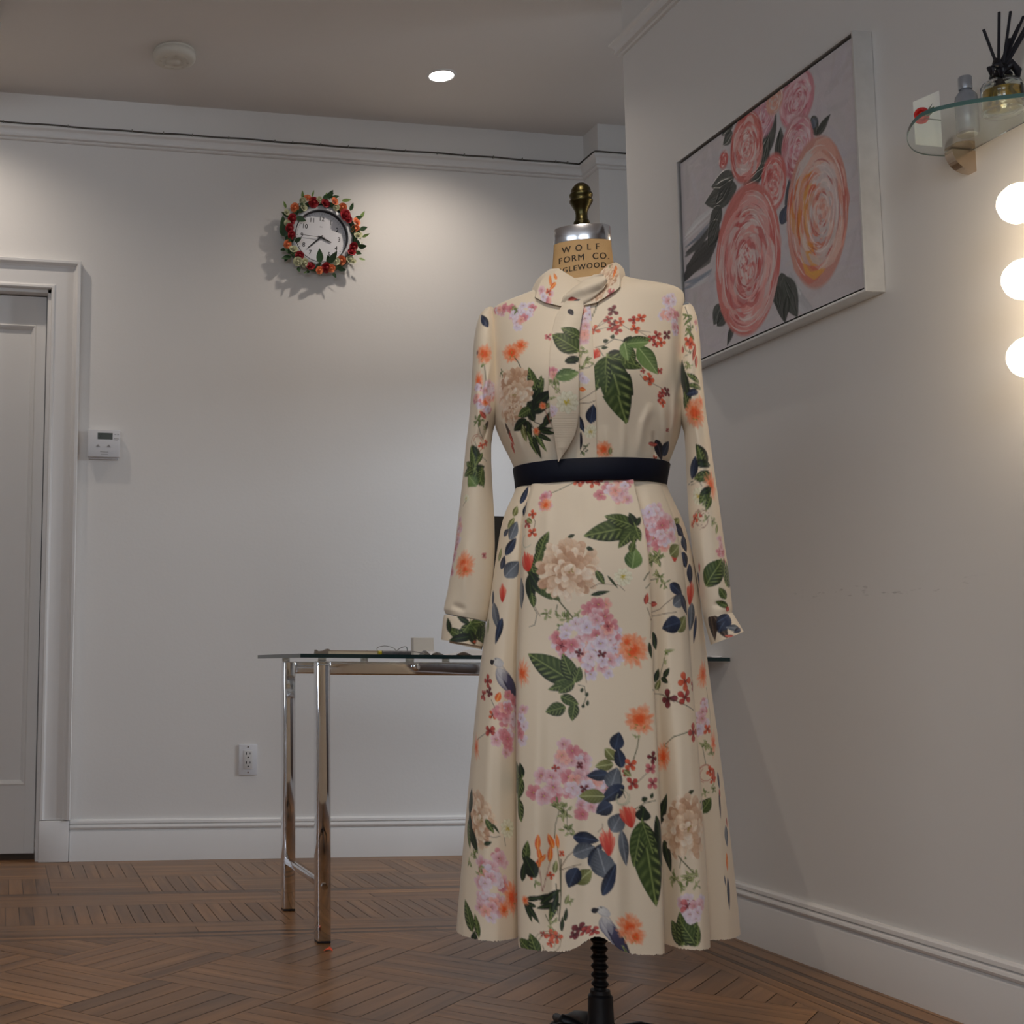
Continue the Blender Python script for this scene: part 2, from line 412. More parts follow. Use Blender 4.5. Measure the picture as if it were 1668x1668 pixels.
    n = N.new('ShaderNodeTexNoise'); n.inputs['Scale'].default_value = 1.0; n.inputs['Detail'].default_value = 6; n.inputs['Distortion'].default_value = 0.6
    L.new(mp.outputs['Vector'], n.inputs['Vector'])
    cr = N.new('ShaderNodeValToRGB'); e = cr.color_ramp.elements
    e[0].position = 0.28; e[0].color = (0.175, 0.080, 0.027, 1); e[1].position = 0.72; e[1].color = (0.345, 0.168, 0.062, 1)
    e2 = cr.color_ramp.elements.new(0.5); e2.color = (0.262, 0.124, 0.043, 1)
    L.new(n.outputs['Fac'], cr.inputs['Fac'])
    a = N.new('ShaderNodeAttribute'); a.attribute_name = 'plank'
    mx = N.new('ShaderNodeVectorMath'); mx.operation = 'MULTIPLY'; L.new(cr.outputs['Color'], mx.inputs[0]); L.new(a.outputs['Color'], mx.inputs[1])
    # worn patches
    tc = N.new('ShaderNodeTexCoord'); n2 = N.new('ShaderNodeTexNoise'); n2.inputs['Scale'].default_value = 2.3; n2.inputs['Detail'].default_value = 5
    L.new(tc.outputs['Object'], n2.inputs['Vector'])
    r2 = N.new('ShaderNodeMapRange'); r2.inputs['From Min'].default_value = 0.35; r2.inputs['From Max'].default_value = 0.65
    r2.inputs['To Min'].default_value = 0.84; r2.inputs['To Max'].default_value = 1.1; L.new(n2.outputs['Fac'], r2.inputs['Value'])
    m2 = N.new('ShaderNodeVectorMath'); m2.operation = 'SCALE'; L.new(mx.outputs['Vector'], m2.inputs[0]); L.new(r2.outputs['Result'], m2.inputs['Scale'])
    L.new(m2.outputs['Vector'], b.inputs['Base Color'])
    rr = N.new('ShaderNodeMapRange'); rr.inputs['To Min'].default_value = 0.26; rr.inputs['To Max'].default_value = 0.40; L.new(n2.outputs['Fac'], rr.inputs['Value'])
    L.new(rr.outputs['Result'], b.inputs['Roughness'])
    bp = N.new('ShaderNodeBump'); bp.inputs['Strength'].default_value = 0.06; bp.inputs['Distance'].default_value = 0.004
    L.new(n.outputs['Fac'], bp.inputs['Height']); L.new(bp.outputs['Normal'], b.inputs['Normal'])
    return tag(link('floor', me, mt), kind='structure')
floor()
# ------------------------------------------------------------------ ceiling things
def downlight(x, y, label=None):
    r = empty('recessed_downlight', (x, y, ZC), label, 'ceiling light')
    MB().lathe([(0.043, 0.004), (0.043, -0.002), (0.047, -0.005), (0.054, -0.003), (0.055, 0.0), (0.055, 0.003)], n=40).build('trim_ring', M_TRIM, r, smooth=True)
    e = mat('lamp_disc', (1, 1, 1, 1), 0.5, emit=(1.0, 0.97, 0.93, 1), estr=7.0)
    MB().lathe([(0.001, -0.0028), (0.0425, -0.0028), (0.0425, 0.003), (0.001, 0.003)], n=40).build('light_disc', e, r)
downlight(CANS[0][0], CANS[0][1], 'round recessed ceiling light switched on, flush with the ceiling above the dress')

P = at(284, 85, 2, ZC); P2 = at(249, 92, 2, ZC-0.02); P3 = at(319, 92, 2, ZC-0.02)
rad = float(np.linalg.norm(P2-P3))/2
cen = (P2+P3)/2
r = empty('smoke_detector', (cen[0], cen[1], ZC), 'round off-white smoke detector on the ceiling left of the recessed light', 'smoke detector')
MB().lathe([(rad*0.93, 0.0), (rad*0.97, -0.003), (rad*0.97, -0.008), (rad*0.90, -0.010)], n=48).build('mounting_base', M_DETECT, r, smooth=True)
MB().lathe([(rad*0.90, -0.010), (rad, -0.012), (rad*1.0, -0.026), (rad*0.96, -0.034), (rad*0.86, -0.039), (rad*0.45, -0.042), (rad*0.43, -0.040),
            (rad*0.30, -0.040), (rad*0.28, -0.043), (0.001, -0.044)], n=48).build('cover', M_DETECT, r, smooth=True)
for k in range(8):
    a = 2*PI*k/8; MB().box(rad*0.62*math.cos(a)-.004, rad*0.62*math.cos(a)+.004, rad*0.62*math.sin(a)-.004, rad*0.62*math.sin(a)+.004, -0.0422, -0.039, 0.001).build('vent_slot', mat('vent_cream', (0.58, 0.54, 0.46, 1), 0.6), r)

# crystal ceiling lamp, cut by the left edge
cx, cy = -0.205, 4.12
r = empty('crystal_ceiling_lamp', (cx, cy, ZC), 'white faceted ceiling lamp just entering the photo at its left edge', 'ceiling light')
MB().lathe([(0.10, 0), (0.10, -0.012), (0.09, -0.018), (0.001, -0.018)], n=40).build('canopy', M_TRIM, r, angle=30)
mc = mat('crystal', (0.9, 0.9, 0.88, 1), 0.12, spec=1.0)
for ring, (rr_, n_, z_) in enumerate(((0.135, 26, -0.052), (0.118, 23, -0.078), (0.112, 22, -0.096))):
    for k in range(n_):
        a = 2*PI*(k+0.0)/n_
        s_ = 0.0155 if ring == 0 else 0.011
        o = MB().lathe([(0.001, s_), (s_*0.7, s_*0.6), (s_*0.75, 0), (s_*0.5, -s_*0.7), (0.001, -s_)], n=6).build('crystal_bead', mc, r)
        o.location = (rr_*math.cos(a), rr_*math.sin(a), z_)
MB().lathe([(0.134, -0.036), (0.138, -0.036), (0.138, -0.046), (0.134, -0.046)], n=40).build('lamp_ring', M_CHROME, r)
MB().lathe([(0.085, -0.018), (0.085, -0.04), (0.133, -0.04), (0.133, -0.044), (0.001, -0.044)], n=40).build('lamp_plate', M_TRIM, r)

# cable stapled along the picture rail
rng = random.Random(3)
pts = []
for i in range(101):
    x = X0+(PX_-0.036-X0)*i/100.0
    pts.append((x, D-0.031, RT+0.0035+0.0012*math.sin(i*1.3)+0.0010*math.sin(i*0.37)))
pts += [(PX_-0.032, PY_+0.10, RT+0.0035), (PX_-0.032, PY_-0.02, RT+0.0035), (PX_-0.028, PY_-0.034, RT+0.0035)]
for i in range(1, 12): pts.append((PX_+i*0.08, PY_-0.031, RT+0.0035+0.001*math.sin(i)))
r = empty('cable', (0, D, RT), 'thin grey cable stapled along the top of the picture rail', 'cable')
MB((0, D, RT)).tube(pts, 0.0032, 6).build('wire', mat('cable_grey', (0.10, 0.088, 0.075, 1), 0.6, noise=0.2), r, smooth=True)
ms = mat('staple_metal', (0.25, 0.23, 0.2, 1), 0.4, 0.8)
for x in [-0.05, 0.19, 0.43, 0.55, 0.66, 0.80, 0.98, 1.05, 1.16, 1.27, 1.38, 1.5, 1.63, 1.74, 1.86, 1.98, 2.12, 2.17]:
    o = MB().box(-0.0016, 0.0016, -0.0055, 0.0055, -0.0035, 0.0055, 0.0005).build('staple', ms, r); o.location = (x, -0.031, 0.0035)

# ------------------------------------------------------------------ thermostat and outlet
A = at(143.5, 699, 1, D-0.026); B = at(195.5, 745.5, 1, D-0.026)
cx, cz = (A[0]+B[0])/2, (A[2]+B[2])/2; hw, hh = (B[0]-A[0])/2, (A[2]-B[2])/2
r = empty('thermostat', (cx, D, cz), 'white square wall thermostat with a small grey screen beside the door casing', 'thermostat')
MB().box(-hw+.004, hw-.004, -0.012, 0, -hh-.006, hh-.004, 0.002).build('back_plate', M_WPLAST, r)
MB().box(-hw, hw, -0.028, -0.010, -hh, hh, 0.003).build('housing', M_WPLAST, r, angle=40)
MB().box(-hw*0.40, hw*0.52, -0.0288, -0.026, hh*0.30, hh*0.77).build('screen', mat('lcd', (0.10, 0.115, 0.11, 1), 0.25, noise=0.1), r)
md = mat('print_grey', (0.30, 0.29, 0.29, 1), 0.5)
mb = MB()
for (x, z, w_, h_) in ((-.33, .62, .05, .09), (-.22, .48, .05, .10), (-.33, .40, .10, .05), (-.20, .64, .06, .05)): mb.box(hw*x-hw*w_/2, hw*x+hw*w_/2, -0.0291, -0.0286, hh*z-hh*h_/2, hh*z+hh*h_/2)
mb.build('display_digits', mat('lcd_digit', (0.03, 0.04, 0.035, 1), 0.4), r)
for x in (-.38, .28): MB().prism([(hw*(x-.12), -hh*.26), (hw*(x+.14), -hh*.26), (hw*(x+.01), -hh*.08)], 1, -0.0295, -0.027).build('arrow_button', md, r)
for x, z, w_ in ((.68, .68, .12), (.86, .68, .10), (.75, .36, .3), (.72, .27, .22), (.02, -.62, .5), (.04, -.80, .4)): MB().box(hw*(x-w_/2), hw*(x+w_/2), -0.0285, -0.0275, hh*z-.0009, hh*z+.0009).build('printed_mark', md, r)

A = at(389, 1212.5, 1, D-0.005); B = at(419, 1262.5, 1, D-0.005)
cx, cz = (A[0]+B[0])/2, (A[2]+B[2])/2; hw, hh = (B[0]-A[0])/2, (A[2]-B[2])/2
r = empty('wall_outlet', (cx, D, cz), 'white double power outlet low on the back wall left of the desk', 'outlet')
MB().box(-hw, hw, -0.006, 0, -hh, hh, 0.0025).build('cover_plate', M_WPLAST, r, angle=40)
MB().box(-hw*.47, hw*.47, -0.0082, -0.004, -hh*.60, hh*.60, 0.001).build('receptacle', mat('outlet_face', (0.66, 0.64, 0.62, 1), 0.45), r, angle=40)
mbk = mat('slot_black', (0.01, 0.01, 0.01, 1), 0.8)
for z in (0.29, -0.30):
    for x, h_ in ((-.19, .085), (.19, .065)): MB().box(hw*x-.0013, hw*x+.0013, -0.0086, -0.0078, hh*(z+.12)-hh*h_, hh*(z+.12)+hh*h_).build('slot', mbk, r)
    MB().lathe([(0.0026, -0.0087), (0.0026, -0.0078)], (hw*0.0, 0, hh*(z-.13)), 12, 'y').build('ground_hole', mbk, r)
for z in (0.83, -0.83): MB().lathe([(0.0032, -0.0066), (0.0032, -0.005)], (0, 0, hh*z), 12, 'y').build('screw', M_STEEL, r)

# ------------------------------------------------------------------ wall clock
C0 = at(523.1, 385.5, 1, D-0.03)
def cpt(px, py, y=D-0.03): return at(px, py, 1, y)-C0
rot = math.radians(3.6)
r = empty('wall_clock', (C0[0], D, C0[2]), 'round white wall clock with black hands inside a ring of artificial flowers', 'clock', rot=(0, rot, 0))
R0 = 0.1035
MB().lathe([(0.001, 0), (0.130, 0), (0.132, -0.006), (0.130, -0.022), (0.122, -0.034), (0.112, -0.040), (R0+.002, -0.040), (R0, -0.036), (R0, -0.018), (0.001, -0.018)], n=64, axis='y').build('casing', mat('clock_silver', (0.55, 0.56, 0.58, 1), 0.3, noise=0.03), r, angle=35)
MB().lathe([(R0-.0005, -0.0185), (R0-.0005, -0.036), (R0-.003, -0.036), (R0-.003, -0.0185)], n=64, axis='y').build('inner_bezel', mat('clock_bezel', (0.03, 0.03, 0.035, 1), 0.35), r, smooth=True)
MB().lathe([(0.001, -0.0195), (R0-.001, -0.0195), (R0-.001, -0.0183), (0.001, -0.0183)], n=64, axis='y').build('dial', mat('dial_white', (0.74, 0.74, 0.77, 1), 0.5), r)
mi = mat('dial_print', (0.05, 0.05, 0.055, 1), 0.5)
for k in range(1, 13):
    Vt, Ft = text_mesh(str(k), 0.0250, 0.0004)
    a = math.radians(k*30); cx, cz = 0.0735*math.sin(a), 0.0735*math.cos(a)
    MB().add([(cx+p[0]*0.92, -0.0199, cz+p[1]) for p in Vt], Ft).build('numeral', mi, r)
mb = MB()
for k in range(60):
    a = 2*PI*k/60; l = 0.0055 if k % 5 else 0.008; w_ = 0.0004 if k % 5 else 0.0008
    ca, sa = math.cos(a), math.sin(a); r1 = 0.0965
    V = [(sa*q+ca*t, -0.0199, ca*q-sa*t) for q, t in ((r1-l, -w_), (r1, -w_), (r1, w_), (r1-l, w_))]; mb.add(V, [(0, 1, 2, 3)])
tk = mb.build('minute_marks', mat('mark_grey', (0.22, 0.22, 0.24, 1), 0.5), r)
Vt, Ft = text_mesh('XLI', 0.009); MB().add([(p[0], -0.0199, p[1]+0.042) for p in Vt], Ft).build('dial_logo', mat('logo_grey', (0.35, 0.35, 0.36, 1), 0.5), r)
def hand(name, px, py, w0, w1, tail, y, mt):
    v = cpt(px, py); L_ = math.hypot(v[0], v[2]); a = math.atan2(v[0], v[2])-rot
    ca, sa = math.cos(a), math.sin(a)
    poly = [(-w0, -tail), (w0, -tail), (w0, L_*.5), (w1, L_), (-w1, L_), (-w0, L_*.5)]
    MB().prism([(ca*p+sa*q, -sa*p+ca*q) for p, q in poly], 1, y, y-0.0012).build(name, mt, r)
hand('hour_hand', 540.3, 394.2, 0.0028, 0.0018, 0.010, -0.0225, M_BLACK)
hand('minute_hand', 501.8, 402.8, 0.0024, 0.0014, 0.010, -0.0245, M_BLACK)
hand('second_hand', 493.5, 381.9, 0.0007, 0.0005, 0.015, -0.0265, mat('hand_grey', (0.12, 0.12, 0.13, 1), 0.5))
MB().lathe([(0.004, -0.029), (0.004, -0.0195)], n=16, axis='y').build('hand_cap', M_BLACK, r)

# floral ring
def rose_mesh(name, R, seed):
    rg = random.Random(seed); mb = MB()
    mb.lathe([(R*.05, R*.52), (R*.30, R*.45), (R*.42, R*.1), (R*.3, -R*.2), (R*.05, -R*.3)], n=10)
    for lay, (n_, rad_, tilt, h) in enumerate(((3, .34, .15, .66), (4, .55, .35, .62), (5, .78, .75, .50))):
        for k in range(n_):
            a = 2*PI*(k+0.37*lay)/n_+rg.uniform(-.1, .1); ws = 2.4*PI/n_*0.5
            V = []; nu, nv = 7, 5
            for i in range(nu):
                th = a+(i/(nu-1)-.5)*2*ws
                for j in range(nv):
                    t = j/(nv-1); rr_ = R*(rad_*(0.45+0.55*t)+tilt*0.42*t*t)*(1-0.08*math.cos((i/(nu-1)-.5)*PI)*0)
                    z = R*(-0.28+h*t*1.15-0.28*tilt*t*t)-R*0.18*t*(abs(i/(nu-1)-.5)*2)**2
                    V.append((rr_*math.cos(th), rr_*math.sin(th), z))
            Fc = [(i*nv+j, (i+1)*nv+j, (i+1)*nv+j+1, i*nv+j+1) for i in range(nu-1) for j in range(nv-1)]
            mb.add(V, Fc)
    me = bpy.data.meshes.new(name); me.from_pydata(mb.v, [], mb.f); me.update()
    return me
def leaf_mesh(name, L_, W_, fold=0.25, curl=0.3):
    V = []; Fc = []; n_ = 8
    for i in range(n_+1):
        t = i/n_; w_ = W_/2*math.sin(PI*min(1, t**0.75))**0.9 if 0 < t < 1 else 0.0004
        z = curl*L_*(t*t)*0.5
        V += [(t*L_, -w_, z+fold*w_), (t*L_, 0, z), (t*L_, w_, z+fold*w_)]
    for i in range(n_):
        a = i*3; Fc += [(a, a+3, a+4, a+1), (a+1, a+4, a+5, a+2)]
    me = bpy.data.meshes.new(name); me.from_pydata(V, [], Fc); me.update(); return me
def flat_obj(name, me, mt, parent, loc, rot_m=None, sc=1.0):
    o = bpy.data.objects.new(name, me); COL.objects.link(o)
    if not me.materials: me.materials.append(mt)
    me.polygons.foreach_set('use_smooth', [True]*len(me.polygons))
    o.parent = parent; o.matrix_local = Matrix.Translation(loc) @ (rot_m or Matrix.Identity(4)) @ Matrix.Scale(sc, 4); return o
MR = mat('petal_red', (0.34, 0.012, 0.02, 1), 0.6, noise=0.2, nscale=200)
MO = mat('petal_orange', (0.85, 0.25, 0.10, 1), 0.6, noise=0.2, nscale=200)
MC = mat('petal_cream', (0.62, 0.62, 0.40, 1), 0.6, noise=0.15, nscale=200)
MG = mat('leaf_dark_green', (0.035, 0.085, 0.03, 1), 0.5, noise=0.3, nscale=120)
MG2 = mat('leaf_light_green', (0.22, 0.34, 0.09, 1), 0.5, noise=0.3, nscale=120)
wr = empty('floral_wreath', (C0[0], D-0.028, C0[2]), 'ring of red, orange and cream artificial roses with green leaves around the clock', 'wreath')
RM = {}
for key, mt in (('r', MR), ('o', MO), ('c', MC)):
    for s_ in range(2):
        me = rose_mesh('rose', 1.0, s_+1); me.materials.append(mt); RM[key+str(s_)] = me
LM = leaf_mesh('leaf', 1.0, 0.56); LM.materials.append(MG); LM2 = leaf_mesh('leaf', 1.0, 0.36); LM2.materials.append(MG2)
FW = [('o',580,285,48),('r',665,355,62),('c',750,320,42),('r',850,360,56),('o',985,340,48),('c',1010,430,40),('o',1105,425,50),('r',1150,545,72),('r',1195,610,46),
      ('o',1315,650,52),('o',1300,755,50),('c',1340,845,50),('r',1265,1030,56),('r',1240,1105,50),('c',1225,1215,50),('c',1270,1240,34),('o',1085,1230,56),('c',1005,1250,46),('r',860,1340,62),
      ('o',935,1350,48),('o',750,1385,46),('r',620,1310,52),('c',530,1265,54),('c',425,1250,54),('r',455,1155,52),('c',365,1055,50),('o',270,990,52),
      ('r',330,850,50),('r',300,745,56),('c',265,670,40),('r',345,600,62),('c',262,500,38),('o',380,430,54),('c',520,430,44),('c',500,330,40)]
rng = random.Random(11)
def facing(tx, tz, spin):
    z = Vector((tx, -1, tz)).normalized()
    q = z.to_track_quat('Z', 'Y').to_matrix().to_4x4(); return q @ Matrix.Rotation(spin, 4, 'Z')
for k, (t, x, y, s_) in enumerate(FW):
    p = at(440+x/9.267, 290+y/9.267, 1, D-0.058)
    flat_obj('rose', RM[t+str(k % 2)], None, wr, (p[0]-C0[0], -0.018-rng.uniform(0, .006), p[2]-C0[2]), facing(rng.uniform(-.5, .5), rng.uniform(-.5, .5), rng.uniform(0, 6)), s_*1.30/9.267/448)
LV = [(800,300,20,160),(880,300,60,130),(930,290,10,110),(1215,480,75,110),(1280,620,30,120),(1360,770,20,110),(1290,900,60,130),(1340,1030,5,120),(1300,920,-60,120),(1300,1100,-35,100),
      (745,1290,98,190),(880,1290,62,190),(900,1290,110,130),(1030,1350,-10,110),(960,1420,-60,80),(680,1350,200,110),(600,1390,220,80),(330,1170,200,140),(310,1130,150,110),(270,1180,240,80),(240,880,110,200),(215,760,100,170),
      (260,860,-70,130),(290,580,150,120),(420,500,40,150),(400,580,-20,140),(470,400,80,130),(560,380,200,120),(380,950,30,110),(330,960,70,100),(240,1060,200,80),(1180,1180,-140,110),(1250,840,80,120),(430,1330,-80,90),(700,1330,30,90),
      (1090,330,10,130),(640,270,80,90),(850,260,80,60),(250,440,120,100),(1400,880,30,110),(1370,600,60,120),(1350,1200,-20,90),(500,300,100,110),(560,1390,230,60)]
for k, (x, y, a, L_) in enumerate(LV):
    p = at(440+x/9.267, 290+y/9.267, 1, D-0.05); light = k >= 35
    m4 = Matrix.Rotation(PI/2, 4, 'X') @ Matrix.Rotation(math.radians(a), 4, 'Z') @ Matrix.Rotation(rng.uniform(-.5, .1), 4, 'Y') @ Matrix.Rotation(rng.uniform(-.6, .6), 4, 'X')
    flat_obj('leaf', LM2 if light else LM, None, wr, (p[0]-C0[0], -0.012-(0.012 if k in (10, 11) else 0), p[2]-C0[2]), m4, L_*1.22/9.267/448)
rg = random.Random(5); mb = MB()
for k in range(150):
    a = rg.uniform(0, 2*PI); rr_ = rg.uniform(0.118, 0.158); s_ = rg.uniform(0.0014, 0.0028)
    mb.lathe([(s_*.3, s_), (s_, 0), (s_*.3, -s_)], (rr_*math.cos(a), rg.uniform(-0.02, 0.0), rr_*math.sin(a)), 5)
tag(mb.build('tiny_buds', MG2, wr), kind='stuff')
MB().tube([(0.134*math.cos(2*PI*k/60), -0.004, 0.134*math.sin(2*PI*k/60)) for k in range(60)], 0.009, 6, closed=True).build('vine_ring', MG, wr, smooth=True)

# ------------------------------------------------------------------ glass desk
YF = 3.2855; ZT = 0.7215
gx0 = float(at(489, 1070, 1, 3.218)[0]); gx1 = W-0.003
XL0, XL1 = 0.797, 0.833; XRR0, XRR1 = 1.800, 1.836
r = empty('glass_desk', (1.35, 3.5, 0), 'glass-topped desk with square chrome tube legs behind the dress', 'desk')
O3 = (1.35, 3.5, 0)
def teal_glass(name, edge=(0.01, 0.05, 0.05, 1), rough=0.0):
    if name in MATS: return MATS[name]
    mt = mat(name, (0.93, 0.98, 0.97, 1), 0.01, trans=1.0, ior=1.5); return mt
M_GLASS = teal_glass('clear_glass')
M_EDGE = mat('glass_edge_teal', (0.012, 0.032, 0.036, 1), 0.12, noise=0.1)
yb_ = 3.775
MB(O3).box(gx0+.002, gx1-.002, 3.218+.002, yb_-.002, ZT-0.010, ZT, 0.001).build('glass_top', M_GLASS, r)
eg = MB(O3).box(gx0, gx1, 3.216, 3.218, ZT-0.010, ZT).box(gx0, gx1, yb_-.002, yb_, ZT-0.010, ZT).box(gx0, gx0+.002, 3.218, yb_-.002, ZT-0.010, ZT)
eg.build('glass_edge', M_EDGE, r)
ZB1, ZB0 = 0.7035, 0.669
def leg(x0, x1, y0, name='leg'):
    o = MB(O3).box(x0, x1, y0, y0+0.036, 0.004, ZB1, 0.004, 3).build(name, M_CHROME, r, angle=40)
    MB(O3).box(x0+.001, x1-.001, y0+.001, y0+.035, 0.0, 0.006, 0.001).build('foot_cap', M_BLACK, o); return o
YB = 3.7225
lf = leg(XL0, XL1, YF); lb = leg(XL0+.007, XL1+.007, YB); leg(XRR0, XRR1, YF); leg(XRR0, XRR1, YB)
MB(O3).box(XL1-.003, XRR0+.003, YF+.0005, YF+.0355, ZB0, ZB1, 0.004, 3).build('front_rail', M_CHROME, r, angle=40)
MB(O3).box(XL1+.004, XRR0+.003, YB+.0005, YB+.0355, ZB0, ZB1, 0.004, 3).build('rear_rail', M_CHROME, r, angle=40)
zS = float(at(528, 1444, 1, YF)[2])
MB(O3).box(XL0+.012, XL0+.024, YF+.03, YB+.006, zS-.010, zS+.010, 0.003).build('stretcher', M_CHROME, r, angle=40)
MB(O3).box(XRR0+.012, XRR0+.024, YF+.03, YB+.006, zS-.010, zS+.010, 0.003).build('stretcher', M_CHROME, r, angle=40)
MB(O3).lathe([(0.0085, -0.006), (0.0085, 0.004)], (XL0+.018, YF-.001, zS), 6, 'y').build('bolt', M_CHROME, r)
pb = at(677, 1086, 1, YF)
MB(O3).lathe([(0.004, -0.006), (0.011, -0.004), (0.012, 0.004)], (pb[0], YF-.001, pb[2]), 16, 'y').build('bolt', M_CHROME, r, smooth=True)
for x in (XL0+.018, 1.05, 1.30, 1.55, XRR0+.018):
    for y in (YF+.018, YB+.018): MB(O3).lathe([(0.011, ZB1), (0.011, ZT-.010)], (x, y, 0), 16).build('glass_pad', mat('clear_pad', (0.75, 0.76, 0.74, 1), 0.3), r, smooth=True)

# things on the desk
Yd = 3.44
a = at(513, 1064, 1, Yd); b = at(639, 1064, 1, Yd)
r = empty('wooden_ruler', (a[0], Yd, ZT), 'pale wooden stick with a darker notched end lying on the glass desk', 'stick')
MB((a[0], Yd, ZT)).box(a[0]+.035, b[0], Yd-.012, Yd+.012, ZT, ZT+0.009, 0.001).build('blade', mat('pale_wood', (0.62, 0.53, 0.40, 1), 0.5, noise=0.15, ndir=(4, 60, 60)), r)
MB((a[0], Yd, ZT)).prism([(a[0], ZT), (a[0]+.040, ZT), (a[0]+.040, ZT+.013), (a[0]+.034, ZT+.016), (a[0]+.024, ZT+.011), (a[0]+.008, ZT+.009), (a[0]+.002, ZT+.013)], 1, Yd-.010, Yd+.013).build('notched_end', mat('dull_brown', (0.22, 0.18, 0.14, 1), 0.5, noise=0.2), r)
MB((a[0], Yd, ZT)).box(a[0]+.035, b[0], Yd+.012, Yd+.022, ZT, ZT+0.012, 0.001).build('brown_edge', mat('brown_wood', (0.28, 0.2, 0.13, 1), 0.5, noise=0.2), r)
p0 = at(616, 1066, 1, 3.40); p1 = at(669, 1066, 1, 3.40)
r = empty('marker_pen', (p0[0], 3.40, ZT), 'short dark pen with a yellow end lying on the glass desk', 'pen')
pz = ZT+.006
MB((p0[0], 3.40, ZT)).tube([(p0[0]+.010, 3.40, pz), (p1[0], 3.40, pz)], 0.006, 10).build('barrel', mat('grey_dark', (0.12, 0.12, 0.13, 1), 0.35, noise=0.5, nscale=90), r, smooth=False)
MB((p0[0], 3.40, ZT)).tube([(p0[0], 3.40, pz), (p0[0]+.009, 3.40, pz)], 0.0062, 10).build('cap', mat('yellow_plastic', (0.5, 0.42, 0.02, 1), 0.4), r)
def loop(pxs, y, rad, name, label, mt):
    pts = [at(px, py, 1, y) for px, py in pxs]
    # smooth
    P_ = []
    for i in range(len(pts)-1):
        q = [pts[max(i-1, 0)], pts[i], pts[i+1], pts[min(i+2, len(pts)-1)]]
        for k in range(6):
            t = k/6; P_.append(0.5*((2*q[1])+(-q[0]+q[2])*t+(2*q[0]-5*q[1]+4*q[2]-q[3])*t*t+(-q[0]+3*q[1]-3*q[2]+q[3])*t**3))
    P_.append(pts[-1]); P_ = [np.array([p[0], p[1]+0.01*math.sin(i*.3), max(p[2], ZT+rad)]) for i, p in enumerate(P_)]
    o = MB(P_[0]).tube(P_, rad, 6).build(name, mt, None, smooth=True); o.location = P_[0]; tag(o, label, 'cord'); return o
mcord = mat('cord_grey', (0.30, 0.29, 0.27, 1), 0.5, noise=0.2)
loop([(598,1060),(606,1063),(612,1066),(614,1062),(616,1055),(628,1052),(640,1056),(646,1063),(649,1059),(655,1054),(661,1054),(665,1061),(667,1068)], 3.46, 0.0011, 'looped_cord', 'thin grey cord in two standing loops on the glass desk', mcord)
loop([(668,1061),(674,1061),(682,1063),(690,1065),(695,1069)], 3.50, 0.0014, 'straight_cord', 'thin dark cord end lying in front of the small white card', mcord)
A = at(673.5, 1038.5, 1, 3.60); B = at(707, 1066, 1, 3.60)
o = MB((A[0], 3.60, ZT)).box(A[0], B[0], 3.60, 3.625, ZT, float(A[2]), 0.001).build('white_box', mat('cream_card', (0.72, 0.69, 0.63, 1), 0.7, noise=0.05), None); o.location = (A[0], 3.60, ZT)
tag(o, 'small cream square box standing on the glass desk left of the sleeve', 'box')
def sheet(name, x0, x1, y0, y1, amp, seed, label, mt):
    rg = np.random.RandomState(seed); nx, ny = 30, 14
    V = []; ph = rg.uniform(0, 6, 4)
    for j in range(ny):
        for i in range(nx):
            u, v = i/(nx-1), j/(ny-1)
            z = ZT+0.0015+amp*max(0, .5*math.sin(7*u+ph[0])*math.sin(4*v+ph[1])+.35*math.sin(15*u+ph[2]+5*v)+.1)
            V.append((x0+(x1-x0)*u, y0+(y1-y0)*v+0.01*math.sin(5*u), z))
    Fc = [(j*nx+i, j*nx+i+1, (j+1)*nx+i+1, (j+1)*nx+i) for j in range(ny-1) for i in range(nx-1)]
    mb = MB((x0, y0, ZT)).add(V, Fc); o = mb.build(name, mt, None, smooth=True); o.location = (x0, y0, ZT)
    so = o.modifiers.new('s', 'SOLIDIFY'); so.thickness = 0.0008
    tag(o, label, 'paper')
mpaper = mat('paper_white', (0.76, 0.76, 0.77, 1), 0.7, noise=0.03)
x0 = float(at(694, 1065, 1, 3.5)[0]); x1 = float(at(790, 1065, 1, 3.5)[0])
sheet('paper_sheet', x0, x1, 3.46, 3.60, 0.020, 4, 'crumpled white paper on the glass desk left of the skirt', mpaper)
sheet('paper_sheet', float(at(1130, 1070, 1, 3.30)[0]), float(at(1181, 1070, 1, 3.30)[0]), 3.26, 3.44, 0.006, 2, 'flat white paper on the desk end right of the skirt', mpaper)
A = at(790, 840, 1, 3.56); B = at(1085, 840, 1, 3.56)
r = empty('computer_monitor', ((A[0]+B[0])/2, 3.58, ZT), 'black computer monitor on the glass desk mostly hidden by the dress', 'monitor')
O4 = ((A[0]+B[0])/2, 3.58, ZT)
MB(O4).box(A[0], min(B[0], W-0.03), 3.56, 3.585, ZT+0.10, float(A[2]), 0.003).build('display', M_BLACK, r)
MB(O4).box(O4[0]-.02, O4[0]+.02, 3.585, 3.61, ZT+0.01, ZT+0.25, 0.003).build('stand_neck', M_BLACK, r)
MB(O4).box(O4[0]-.09, O4[0]+.09, 3.54, 3.68, ZT, ZT+0.012, 0.003).build('stand_foot', M_BLACK, r)

